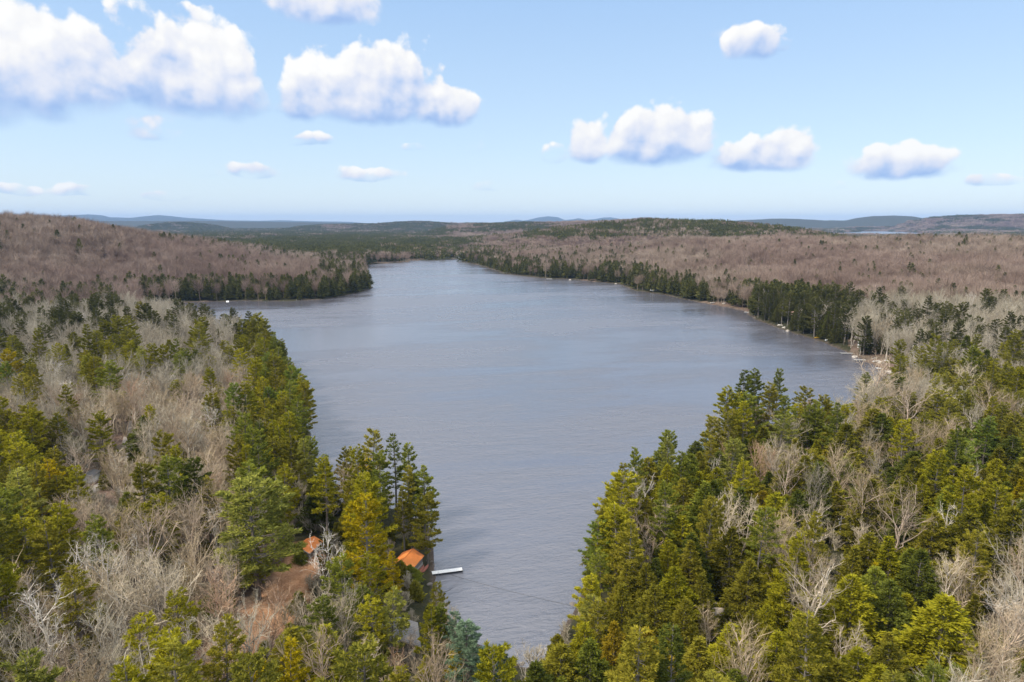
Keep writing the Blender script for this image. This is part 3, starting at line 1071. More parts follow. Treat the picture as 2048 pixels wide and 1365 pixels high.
# kind, column and row of the top, height, tone, width factor
HAND = """
H 800 1122 6 olive 1.6|H 822 1130 5 green 1.7|P 786 1108 13 golden 1.0|H 600 1094 4 green 1.2|H 764 1262 6 olive 1.6|B 815 1272 6 pinkish 1.4|P 750 1195 15 yellow-green 1.1|P 812 1165 12 light_green 1.0
P 31 889 22 yellow-green 1.1|P 97 920 20 golden 1.05|P 12 994 22 green 1.1|P 40 1010 19 olive 1|P 103 1030 19 yellow-green 1.2|P 321 868 21 olive 1.0|H 368 924 18 dark_green 1.1|P 503 957 26 light_green 1.65
P 372 1125 9 golden .9|P 430 787 21 olive 1.0|P 455 820 18 yellow-green 1|H 120 1150 8 dark_green 1.2|H 430 1172 8 green 1.2|B 265 905 18 pale_grey 1.2|B 223 930 17 tan 1.1|B 298 1035 18 pinkish 1.1|B 365 1030 16 pinkish 1.1
W 100 1197 18 white 1.2|B 323 1175 16 pale_grey 1.2|B 447 1110 16 pinkish .9|B 530 1175 13 reddish 1.0|B 414 1240 14 pale_grey 1.1|B 178 1130 17 tan 1|W 207 1100 20 white .9|B 210 795 18 pale_grey 1.1|B 128 815 16 grey 1.1
B 37 812 16 grey 1.1|B 410 865 17 tan 1.3|B 575 955 14 pinkish .8|W 166 1265 14 white .8|B 45 1300 13 grey 1|B 78 1285 13 pinkish .9|B 20 1130 15 grey 1.1|W 265 1085 17 white .7|W 330 1090 17 white .8
P 611 825 25 yellow-green 1.1|P 575 870 23 olive 1|P 685 893 19 olive .9|H 704 875 15 dark_green .6|T 789 864 25 dark_green 1.0|P 818 930 20 olive .8|P 847 935 20 green 1.15|P 831 952 17 green 1.1|P 731 997 23 golden 1.1|P 805 975 16 olive 1.0|H 627 985 10 dark_green 1.6
P 652 1069 11 olive .9|P 685 1114 18 green 1.0|P 738 1112 15 yellow-green 1.0|W 657 1085 18 white .9|P 776 1178 16 light_green 1.1|P 824 1152 13 yellow-green .8|P 876 1205 14 green 1|P 874 1168 14 olive .8|P 905 1223 13 blue-green .9|P 934 1237 15 blue-green 1.25
P 1000 1290 10 blue-green 1.0|H 582 1251 15 olive 1.2|H 852 1312 9 olive 1.1|P 909 1290 10 golden 1.0|P 470 875 21 olive .9|P 505 860 22 green 1|P 550 840 22 yellow-green 1|P 570 790 22 olive 1|B 722 1296 11 pale_grey .9|B 789 1317 8 reddish 1.0|W 712 1180 12 white .7|B 690 1215 12 pale_grey .8
P 530 905 20 yellow-green 1|P 560 950 20 green .9|P 745 940 19 green 1|P 700 965 17 olive .8|P 645 905 19 green .8|P 862 1215 14 yellow-green .9|P 852 990 17 olive 1.1|P 720 1170 15 green 1
P 1426 833 20 olive 1.1|B 1339 858 14 grey .7|T 1364 866 14 blue-green 1.0|P 1277 893 20 green .8|P 1248 926 22 olive 1.0|P 1231 945 24 yellow-green 1.25|P 1364 903 20 green 1.0|H 1368 957 17 olive 1.0|H 1413 965 19 green 1.1|B 1293 1003 17 pinkish 1.0
B 1285 1077 11 pinkish .8|H 1463 1059 15 olive 1.1|H 1339 1080 15 yellow-green .8|H 1380 1085 15 olive 1|P 1206 1102 15 green 1.0|P 1182 1143 15 yellow-green 1.1|P 1178 1190 12 light_green 1.2|H 1355 1131 15 yellow-green 1.0|H 1314 1168 15 olive 1.0|H 1248 1172 15 olive .9
H 1368 1199 14 olive .9|H 1281 1230 13 olive 1.1|P 1198 1195 14 olive 1.2|H 1231 1251 13 rusty 1.0|H 1322 1276 12 yellow-green .9|H 1136 1317 9 golden .9|H 1115 1270 11 olive .9|H 1198 1335 8 golden .9|W 1049 1295 9 white .9|W 1075 1300 8 white .8
B 1426 1230 10 tan .9|H 1467 1247 13 yellow-green 1.1|H 1507 1222 11 olive .9|P 1467 879 19 light_green 1.1|B 1529 893 15 reddish .8|B 1480 1003 16 pale_grey 1.0|B 1560 1010 16 tan .9|P 1560 829 20 light_green 1.3|P 1484 742 27 dark_green 1.0|P 1514 738 26 green 1
P 1558 736 27 dark_green .7|P 1540 766 24 olive 1.1|P 1605 775 23 olive 1.1|P 1500 790 22 green 1.1|P 1651 793 21 olive 1.0|P 1575 790 21 green 1.0|H 1748 817 20 olive 1.2|P 1887 682 21 green 1.2|H 1938 673 20 dark_green 1.2|H 1975 701 19 dark_green 1.2
P 1799 752 17 dark_green 1.2|P 1975 830 21 bright_green 1.2|P 1930 885 17 bright_green 1|B 1929 738 17 pale_grey 1.2|B 1841 742 16 tan 1.2|B 1748 738 18 pinkish 1.4|B 1762 632 20 tan 1.5|B 1827 793 16 pinkish 1.3|H 1764 829 19 dark_green 1.1|H 1690 850 21 olive 1.2
H 1634 879 14 yellow-green .9|H 1613 912 19 olive .9|H 1640 928 19 dark_green 1.0|H 1832 916 18 olive 1.0|H 1556 986 18 yellow-green 1.2|H 1605 982 16 dark_green .9|B 1593 895 15 pinkish .9|B 1568 932 15 pinkish .9|B 1618 949 16 grey .9|H 1745 962 18 olive 1.0
H 1815 950 17 yellow-green .8|H 1845 951 17 yellow-green .8|B 1733 970 16 tan 1.0|B 1787 1015 16 pinkish 1.1|H 1866 1028 17 olive 1.0|B 1634 1036 16 pale_grey 1.1|W 1895 1019 16 white .9|W 1957 945 15 white .5|H 1949 1032 18 olive 1.25|H 2023 1015 19 olive 1.1
H 1986 953 16 olive 1.1|H 1705 1092 15 olive 1.0|H 1787 1077 17 yellow-green 1.1|H 1841 1102 17 dark_green 1.1|H 1713 1158 17 yellow-green 1.2|H 1746 1127 14 golden .8|H 1779 1166 16 dark_green 1.0|H 1893 1199 18 yellow-green 1.35|B 1572 1122 19 pale_grey 1.15|B 1717 1247 13 pale_grey 1.0|H 1640 1215 12 yellow-green 1.1|H 1500 1120 13 olive 1.1|H 1200 1046 12 olive 1.0|H 1196 1080 11 green 1.0|H 1212 1010 13 olive .9
H 1779 1268 12 olive 1.1|H 1692 1332 8 yellow-green 1|H 1903 1317 9 yellow-green 1|W 2007 1160 17 white 1.1|B 1903 1127 14 pale_grey .9|B 1965 1288 11 tan 1.2|B 2040 1120 16 grey 1.0|B 1990 1215 14 pinkish 1.1|H 1402 1150 13 olive 1.0|H 1540 1255 12 olive 1
P 229 550 24 dark_green .9|P 67 583 20 green 1|P 130 566 20 dark_green 1|P 172 568 20 dark_green .9|P 281 606 26 olive 1.1|P 345 615 18 yellow-green .9|P 373 611 22 olive 1|T 411 627 20 dark_green 1.1|T 434 620 22 dark_green 1.1|P 457 629 22 green .8|T 490 646 16 green 1|P 527 660 24 olive 1.0
P 548 668 24 green .9|P 60 743 18 golden 1.1|P 390 698 19 dark_green 1|P 510 700 20 olive 1|H 60 708 16 dark_green 1.3|H 20 640 16 green 1.3|H 137 726 14 dark_green 1.2|P 105 600 19 olive 1|P 180 612 18 olive 1.1|H 1740 572 20 dark_green 1.4|H 1530 590 17 dark_green 1.2|H 1560 585 18 dark_green 1.2
H 1600 582 18 dark_green 1.2|H 1640 600 18 dark_green 1.2|H 1690 622 18 dark_green 1.2|H 1720 620 18 dark_green 1.3|H 1660 625 18 dark_green 1.2|H 1800 600 16 dark_green 1.2|P 585 740 22 olive .9|P 570 715 22 green .9|P 545 735 22 olive .9
"""


def solve_top(px, py, h):
    z = h + 3.0
    for _ in range(6):
        x, y = at(px, py, z)
        g = zpt(x, y)
        z = g + h
    return x, y, g


rng = np.random.default_rng(5)
trees = []        # dict(kind, x, y, z, h, tone, wf, hand)
for rec in HAND.replace('\n', '|').split('|'):
    q = rec.split()
    if len(q) != 6: continue
    k, px, py, h, tone, wf = KINDS[q[0]], float(q[1]), float(q[2]), float(q[3]) * (1.14 if q[0] in 'PT' else 1.12 if q[0] == 'H' else 1.22), q[4].replace('_', ' '), float(q[5]) * (1.16 if q[0] == 'H' else 1)
    x, y, g = solve_top(px, py, h)
    sdd = float(lake_sd(np.array([x]), np.array([y]))[0])
    if sdd < .8:
        print('hand tree in lake', q, round(sdd, 1))
        if sdd < -14: continue
        # step back onto the bank, along the gradient of the shore distance
        for _ in range(30):
            e = .5
            gx = float(lake_sd(np.array([x + e]), np.array([y]))[0]) - float(lake_sd(np.array([x - e]), np.array([y]))[0])
            gy = float(lake_sd(np.array([x]), np.array([y + e]))[0]) - float(lake_sd(np.array([x]), np.array([y - e]))[0])
            L = math.hypot(gx, gy) or 1
            x += gx / L * .8; y += gy / L * .8
            if float(lake_sd(np.array([x]), np.array([y]))[0]) > 1.2: break
        g = zpt(x, y)
    trees.append(dict(kind=k, x=x, y=y, z=g, h=h, tone=tone, wf=wf, hand=True))

# things that stay in sight: box in the photograph and distance beyond which trees may stand
KEEP = [(598, 1076, 634, 1114, 0), (790, 1096, 834, 1136, 0), (866, 1132, 926, 1150, 0), (772, 1284, 828, 1312, 0), (736, 1234, 764, 1262, 0), (566, 1120, 632, 1172, 0), (520, 1180, 560, 1250, 0),
        (249, 846, 262, 900, 0), (174, 944, 192, 962, 0), (1430, 1212, 1480, 1236, 0), (1774, 914, 1786, 962, 0), (1672, 1034, 1686, 1092, 0), (1682, 698, 1760, 724, 0), (1745, 720, 1785, 742, 0),
        (1990, 676, 1997, 706, 0), (1582, 620, 1604, 632, 0), (1630, 672, 1660, 686, 0), (1556, 646, 1582, 664, 0), (1810, 645, 1840, 660, 0), (1672, 624, 1692, 634, 0), (1560, 745, 1700, 800, 0), (890, 900, 1150, 1130, 0), (900, 1150, 1080, 1230, 0), (965, 1230, 1075, 1290, 0), (640, 640, 1400, 860, 0)]


def keep_ok(x, y, z, h, R):
    d = math.hypot(x, y)
    bx, by = to_pix(np.array([x]), np.array([y]), np.array([z]))
    tx, ty = to_pix(np.array([x]), np.array([y]), np.array([z + h]))
    bx, by, tx, ty = bx[0], by[0], tx[0], ty[0]
    r = R * F / (d * 1.05) * .85
    for (x0, y0, x1, y1, _) in KEEP:
        if by < y1 - 1: continue                     # stands behind
        if tx + r < x0 or tx - r > x1: continue
        if ty + 2 > y1 or by - .15 * (by - ty) < y0: continue
        return False
    return True


KEEP_FLAT = None
# jittered grid of further trees
def grid(d0, d1, s0, s1, seed, azmax=41):
    r = np.random.default_rng(seed)
    pts = []
    d = d0
    while d < d1:
        s = s0 + (s1 - s0) * (d - d0) / (d1 - d0)
        n = int(2 * radians(azmax) * d / s)
        a = -radians(azmax) + (np.arange(n) + .5 + (r.random(n) - .5) * .85) / n * 2 * radians(azmax)
        dd = d + (r.random(n) - .5) * s * .85
        pts.append(np.stack([np.sin(a) * dd, np.cos(a) * dd], 1))
        d += s
    P = np.concatenate(pts)
    sd = lake_sd(P[:, 0], P[:, 1])
    return P[:, 0], P[:, 1], sd, r


gx, gy, gsd, r = grid(88, 470, 6.0, 7.0, 11, 52)
hx = np.array([t['x'] for t in trees]); hy = np.array([t['y'] for t in trees])
gz = terrain_z(gx, gy, gsd)
share = conifer_share(gx, gy, gsd)
clr = clear_amt(gx, gy)
gpx, gpy = to_pix(gx, gy, gz)
ROAD_PX = [(300, 770), (276, 806), (262, 845), (253, 880), (240, 915), (212, 945), (160, 972), (100, 985)]
ROAD = [at(px, py, 7.5) for px, py in ROAD_PX]
SITES = []          # (x, y, radius) of buildings, filled with a first guess here
for px, py, rad in ((616, 1108, 6), (812, 1134, 8), (800, 1290, 9), (182, 962, 4), (1452, 1236, 5), (880, 1142, 3), (1727, 695, 7), (1593, 632, 7), (1822, 660, 8), (1680, 636, 6)):
    x, y = at(px, py, 2.5); SITES.append((x, y, rad))
def site_clear(t):
    if t['h'] < 9: return True
    return not any(math.hypot(t['x'] - a, t['y'] - c) < rad * .62 for a, c, rad in SITES)


trees = [t for t in trees if site_clear(t)]
print('hand trees', len(trees))
for i in range(len(gx)):
    x, y, sdd = gx[i], gy[i], gsd[i]
    if sdd < 1.5 or clr[i] > .25: continue
    if min(math.hypot(x - a, y - c) for a, c in ROAD) < 5: continue
    if any(math.hypot(x - a, y - c) < rad for a, c, rad in SITES): continue
    dmin = np.min((hx - x) ** 2 + (hy - y) ** 2)
    u = r.random()
    con = r.random() < share[i]
    nearshore = sdd < 14
    right = x > 0
    if con:
        if right and gpy[i] > 780:
            k = 'pine' if (r.random() < (.45 if nearshore else .12) or (gpx[i] < 1720 and gpy[i] < 940 and r.random() < .7)) else 'hemlock'
        elif right:
            k = 'hemlock' if r.random() < .7 else 'pine'
        else:
            k = 'pine' if r.random() < (.85 if nearshore else .66) else 'hemlock'
    else:
        k = 'birch' if r.random() < .06 else 'bare'
    h = {'pine': 19 + 9 * r.random(), 'hemlock': 9.5 + 9 * r.random() ** .8, 'bare': 13 + 7 * r.random(), 'birch': 14 + 6 * r.random()}[k]
    R = {'pine': 5.2, 'hemlock': 4.4, 'bare': 4.5, 'birch': 3.4}[k] * h / (24 if k == 'pine' else 16)
    if dmin < (4.2 if k in ('bare', 'birch') else 5.0) ** 2: continue
    if math.hypot(x, y) < 470 and not keep_ok(x, y, gz[i], h, R): continue
    if k == 'pine': tone = r.choice(['olive', 'green', 'yellow-green', 'bright green', 'dark green', 'golden', 'light green'], p=[.26, .15, .33, .06, .09, .03, .08])
    elif k == 'hemlock': tone = r.choice(['olive', 'green', 'yellow-green', 'dark green', 'golden', 'rusty'], p=[.38, .18, .26, .14, .03, .01])
    elif k == 'bare': tone = r.choice(['grey', 'pale grey', 'pinkish', 'tan', 'brown', 'reddish'], p=[.30, .18, .20, .20, .09, .03])
    else: tone = 'white'
    if gpy[i] < 760 and k in ('pine', 'hemlock'): tone = r.choice(['dark green', 'green', 'olive'], p=[.5, .3, .2])
    trees.append(dict(kind=k, x=x, y=y, z=gz[i], h=h, tone=str(tone), wf=(1.12 if k == 'hemlock' else .85) + .38 * r.random(), hand=False))
print('near trees', len(trees))
for t in trees:
    if t['hand']:
        R_ = {'pine': 5.4, 'hemlock': 5.2, 'bare': 4.5, 'birch': 3.4, 'thinpine': 3.2}[t['kind']] * t['h'] / (24 if 'pine' in t['kind'] else 16) * t['wf']
        for K in KEEP[:6] + KEEP[8:20]:
            sv = KEEP[:]; KEEP[:] = [K]
            if not keep_ok(t['x'], t['y'], t['z'], t['h'], R_):
                a_, b_ = to_pix(np.array([t['x']] * 2), np.array([t['y']] * 2), np.array([t['z'], t['z'] + t['h']]))
                print('COVERS', K[:4], t['kind'], t['tone'], [round(float(v)) for v in (a_[1], b_[1], b_[0])], 'R', round(R_ * F / math.hypot(t['x'], t['y'])))
            KEEP[:] = sv

tpx, tpy = to_pix(np.array([t['x'] for t in trees]), np.array([t['y'] for t in trees]), np.array([t['z'] + t['h'] * .75 for t in trees]))
for t, a, c in zip(trees, tpx, tpy):
    t['px'], t['py'] = float(a), float(c)
    t['d'] = math.hypot(t['x'], t['y'])
    t['inview'] = (-25 < a < 2073) and (c < 1420)

CATS = {'pine': ('pine_tree', 'pine tree', 'pine'), 'thinpine': ('pine_tree', 'pine tree', 'pine'), 'hemlock': ('hemlock_tree', 'hemlock tree', 'hemlock'),
        'bare': ('bare_tree', 'bare tree', 'leafless tree'), 'birch': ('birch_tree', 'birch tree', 'birch')}
LAND = [("orange-roofed shed", 616, 1095), ("orange-roofed lakeside cabin", 812, 1118), ("near white dock", 895, 1142), ("weathered grey cabin", 795, 1285), ("small white shed", 182, 953),
        ("gravel road gap", 256, 870), ("wooden deck", 1450, 1225), ("pole beside dark hemlocks", 1779, 940), ("pole carrying the transformer", 1678, 1060), ("lake's near end", 1040, 1320),
        ("right point's tip", 1500, 850), ("left edge midpoint", 0, 682), ("two far white docks", 1715, 713), ("lone far-right pole", 1993, 690), ("left cove's water", 420, 650),
        ("bottom right corner", 2048, 1365), ("bottom left corner", 0, 1365), ("right edge midpoint", 2048, 850), ("inlet's right mouth", 1200, 1070), ("inlet's left mouth", 610, 900),
        ("yellow kayak", 1636, 678)]
ORD = lambda n: '' if n == 1 else ('%d%s-' % (n, 'th' if 10 < n % 100 < 14 else {1: 'st', 2: 'nd', 3: 'rd'}.get(n % 10, 'th')))


def cap(kinds, n=300):
    c = [t for t in trees if t['kind'] in kinds and t['inview']]
    c.sort(key=lambda t: (not t['hand'], t['d']))
    return c[:n]


solo = cap(('pine', 'thinpine')) + cap(('hemlock',)) + cap(('bare',)) + cap(('birch',))
for t in solo: t['solo'] = True
# describe: nearest landmark, side, rank
buckets = {}
for t in solo:
    t['short'] = CATS[t['kind']][2]
    L = min(LAND, key=lambda l: math.hypot(l[1] - t['px'], l[2] - t['py']))
    dx, dy = t['px'] - L[1], t['py'] - L[2]
    side = ('right of' if dx > 0 else 'left of') if abs(dx) > abs(dy) else ('below' if dy > 0 else 'above')
    t['L'], t['side'], t['r'] = L[0], side, math.hypot(dx, dy)
    buckets.setdefault((t['short'], t['tone'], L[0], side), []).append(t)
for key, lst in buckets.items():
    lst.sort(key=lambda t: t['r'])
    for i, t in enumerate(lst):
        size = {'pine': (22, 26), 'thinpine': (22, 26), 'hemlock': (15, 20), 'bare': (16, 19), 'birch': (16, 19)}[t['kind']]
        s = 'small' if t['h'] < size[0] * .75 else 'modest' if t['h'] < size[0] else 'mid-sized' if t['h'] < size[1] else 'tall'
        form = {'thinpine': ' thin', 'pine': '', 'hemlock': '', 'bare': '', 'birch': ''}[t['kind']]
        t['label'] = '%s%s %s %s, %snearest %s %s %s the %s' % (s, form, t['tone'], t['short'], ORD(i + 1), t['tone'], t['short'], t['side'], t['L'])
        if len(t['label'].split()) > 16: t['label'] = t['label'].split(' ', 1)[1]

GROUP = {'pine': 'white pines around the near shores', 'thinpine': 'white pines around the near shores', 'hemlock': 'hemlocks in the near woods', 'bare': 'leafless hardwoods in the near woods', 'birch': 'white-barked birches in the near woods'}
cnt = {}
for t in solo:
    k = t['kind']
    vs = PROTO[k]
    i = int(rng.integers(0, len(vs)))
    tm, cm, _, Ht = vs[i]
    nm, cat, _ = CATS[k]
    root = empty(nm, (t['x'], t['y'], t['z'] - .15), rng.random() * 6.283)
    root.rotation_euler[0], root.rotation_euler[1] = rng.normal() * .025, rng.normal() * .025
    s = t['h'] / Ht
    w = s * t['wf']
    root.scale = (w, w, s)
    tag(root, t['label'], cat, GROUP[k])
    tint = TONES[t['tone']]
    v = 1 + rng.normal() * .06
    for pn, mesh in (('trunk', tm), ('crown', cm)):
        o = bpy.data.objects.new(pn, mesh)
        SC.collection.objects.link(o)
        o.parent = root
        if pn == 'crown' or k in ('bare', 'birch'): o.color = (tint[0] * v, tint[1] * v, tint[2] * v, 1)
print('solo trees', len(solo))

# rest of the near trees and everything further
rest = [t for t in trees if not t.get('solo')]
rs = np.random.default_rng(9)


def rest_arrays(kinds):
    c = [t for t in rest if t['kind'] in kinds]
    P = np.array([[t['x'], t['y'], t['z'] - .15] for t in c]).reshape(-1, 3)
    S = np.array([[t['h'] / 20 * t['wf'], t['h'] / 20 * t['wf'], t['h'] / 20] for t in c]).reshape(-1, 3)
    return P, S


def field(d0, d1, s0, s1, seed, lo, hi, keep=1.0):
    x, y, sd, r = grid(d0, d1, s0, s1, seed, 48 if d1 < 1700 else 44)
    ok = sd > 2.0
    x, y, sd = x[ok], y[ok], sd[ok]
    z = terrain_z(x, y, sd)
    sh = conifer_share(x, y, sd)
    con = r.random(len(x)) < sh
    s = lo + (hi - lo) * r.random(len(x))
    px, py = to_pix(x, y, z + 6)
    vis = np.ones(len(x), bool)
    for (x0, y0, x1, y1, _) in KEEP:
        if y0 > 760: continue
        vis &= ~((px > x0 - 3) & (px < x1 + 3) & (py > y0 - 2) & (py < y1 + 8))
    if d0 > 600:
        thin = vnoise(x, y, 35, 51, 3)
        vis &= ~((thin < .34) & (r.random(len(x)) < .55))
        s = s * (.72 + .56 * vnoise(x, y, 90, 52, 3))
    P = np.stack([x, y, z - .2], 1)
    S = np.stack([s, s, s * (.9 + .2 * r.random(len(x)))], 1)
    return P, S, con, vis, sd


P1, S1, c1, v1, sd1 = field(470, 700, 7.0, 7.2, 21, .95, 1.4)
S1[:, 2] *= np.where(sd1 < 40, 1.08, 1.0)
Pa, Sa = rest_arrays(('pine', 'hemlock', 'thinpine'))
Pb, Sb = rest_arrays(('bare', 'birch'))
# conifer sources have different native heights (24 and 16); scale is chosen for their mean
scatter('conifer_woods', 'dark green pines and hemlocks in the woods behind the near trees', 'conifer woods', lib['pine'],
        Pa, Sa, 12, rs)
scatter('far_shore_conifers', 'dark conifers beyond the near woods on both sides', 'conifer woods', lib['darkcon'], P1[c1 & v1], S1[c1 & v1] * .92, 10, rs)
scatter('hardwood_forest', 'brownish grey leafless trees in the woods behind the near trees', 'bare woods', lib['bare'],
        np.concatenate([Pb, P1[~c1 & v1]]), np.concatenate([Sb * 1.2, S1[~c1 & v1]]), 8, rs)
P2, S2, c2, v2, sd2 = field(700, 1650, 7.2, 9.0, 22, 1.0, 1.55)
scatter('lakeshore_conifers', 'dark conifers along the far shores and on the nearer hillsides', 'conifer woods', lib['midcon'], P2[c2 & v2], S2[c2 & v2], 6, rs)
scatter('hillside_hardwoods', 'reddish brown leafless forest covering both hillsides by the lake', 'bare woods', lib['midbare'], P2[~c2 & v2], S2[~c2 & v2] * 1.05, 6, rs)
P3, S3, c3, v3, sd3 = field(1650, 9500, 22, 40, 23, .95, 1.35)
grow = np.clip(np.hypot(P3[:, 0], P3[:, 1]) / 4500, 1, 2.0)[:, None]
S3[:, :2] *= grow
ok3 = sd3 > 18
scatter('distant_conifer_forest', 'dark green conifer forest stretching to the horizon', 'forest', lib['farcon'], P3[c3 & ok3], S3[c3 & ok3], 5, rs)
scatter('distant_bare_forest', 'brown purple leafless forest on the distant hills', 'forest', lib['farbare'], P3[~c3 & ok3], S3[~c3 & ok3], 5, rs)

# undergrowth between the near trees
m1 = make_bare(301, 3.4, 1.7, 3, .03, .7, fork=.12)
m2 = make_bare(302, 3.0, 1.9, 2, .03, .8, fork=.10)
um = []
for a, c in (m1, m2):
    v = np.concatenate([a[0] * [1, 1, 1], c[0]]); tt = np.concatenate([a[1], c[1] + len(a[0])])
    um.append(tri_mesh('brush', v, tt, [M['twig']]))
hs = make_hemlock(303, 3.2, 1.5, .02, .35, .8)
um.append(tri_mesh('young_conifer', *hs[1], [M['hemlock']]))
lib['brush'] = lib_collection('brush', um)
bx, by, bsd, r = grid(88, 420, 5.2, 6.2, 31, 50)
ok = (bsd > 1.0) & (clear_amt(bx, by) < .4) & (np.min((bx[:, None] - np.array([p[0] for p in ROAD])[None]) ** 2 + (by[:, None] - np.array([p[1] for p in ROAD])[None]) ** 2, 1) > 9)
for a, c, rad in SITES: ok &= np.hypot(bx - a, by - c) > rad * .8
bx, by, bsd = bx[ok], by[ok], bsd[ok]
s = .6 + .9 * r.random(len(bx))
scatter('undergrowth', 'brown leafless brush and small evergreens under the near trees', 'undergrowth', lib['brush'], np.stack([bx, by, terrain_z(bx, by, bsd) - .1], 1), np.stack([s, s, s], 1), 3, rs)
# ---------------------------------------------------------------- built things
HAZE = 3.4e-5
BM = {
    'orange': simple_mat('orange_metal_roof', (.85, .28, .07), .45, .18, 1.2, spec=.4),
    'shedwall': simple_mat('weathered_board', (.22, .20, .18), .85, .3, 3, stretch=(6, 6, .5)),
    'greyroof': simple_mat('grey_shingles', (.17, .165, .16), .85, .25, 5),
    'darkwall': simple_mat('dark_shingle_wall', (.13, .12, .105), .85, .35, 5),
    'white': simple_mat('white_paint', (.78, .78, .76), .55, .06, 3),
    'offwhite': simple_mat('aged_white_paint', (.60, .59, .56), .65, .15, 3),
    'glass': simple_mat('window_glass', (.03, .04, .05), .08, .1, 2, spec=.6),
    'wood': simple_mat('bleached_deck_wood', (.42, .36, .29), .8, .25, 4, stretch=(1, 8, 1)),
    'brownwood': simple_mat('brown_deck_wood', (.24, .15, .10), .8, .25, 4),
    'dark': simple_mat('dark_plastic', (.025, .025, .028), .5, .2, 3),
    'steel': simple_mat('galvanised_pipe', (.35, .36, .37), .4, .2, 6, metal=.6),
    'pole': simple_mat('weathered_pole', (.30, .27, .23), .85, .25, 3, stretch=(4, 4, .4)),
    'gravel': simple_mat('gravel', (.34, .30, .26), .95, .22, 3, bump=.6),
    'red': simple_mat('faded_red_hull', (.33, .11, .07), .45, .15, 2),
    'yellow': simple_mat('yellow_hull', (.75, .45, .03), .35, .08, 2),
    'pink': simple_mat('pale_red_shingles', (.50, .30, .23), .8, .2, 4),
    'tanroof': simple_mat('tan_roof', (.48, .32, .19), .8, .2, 4),
    'rock': simple_mat('pale_granite', (.42, .38, .33), .9, .35, 1.2, bump=.8),
    'cable': simple_mat('black_cable', (.02, .02, .02), .6, .1, 2),
    'tanwall': simple_mat('tan_clapboard', (.40, .33, .25), .8, .15, 4),
}


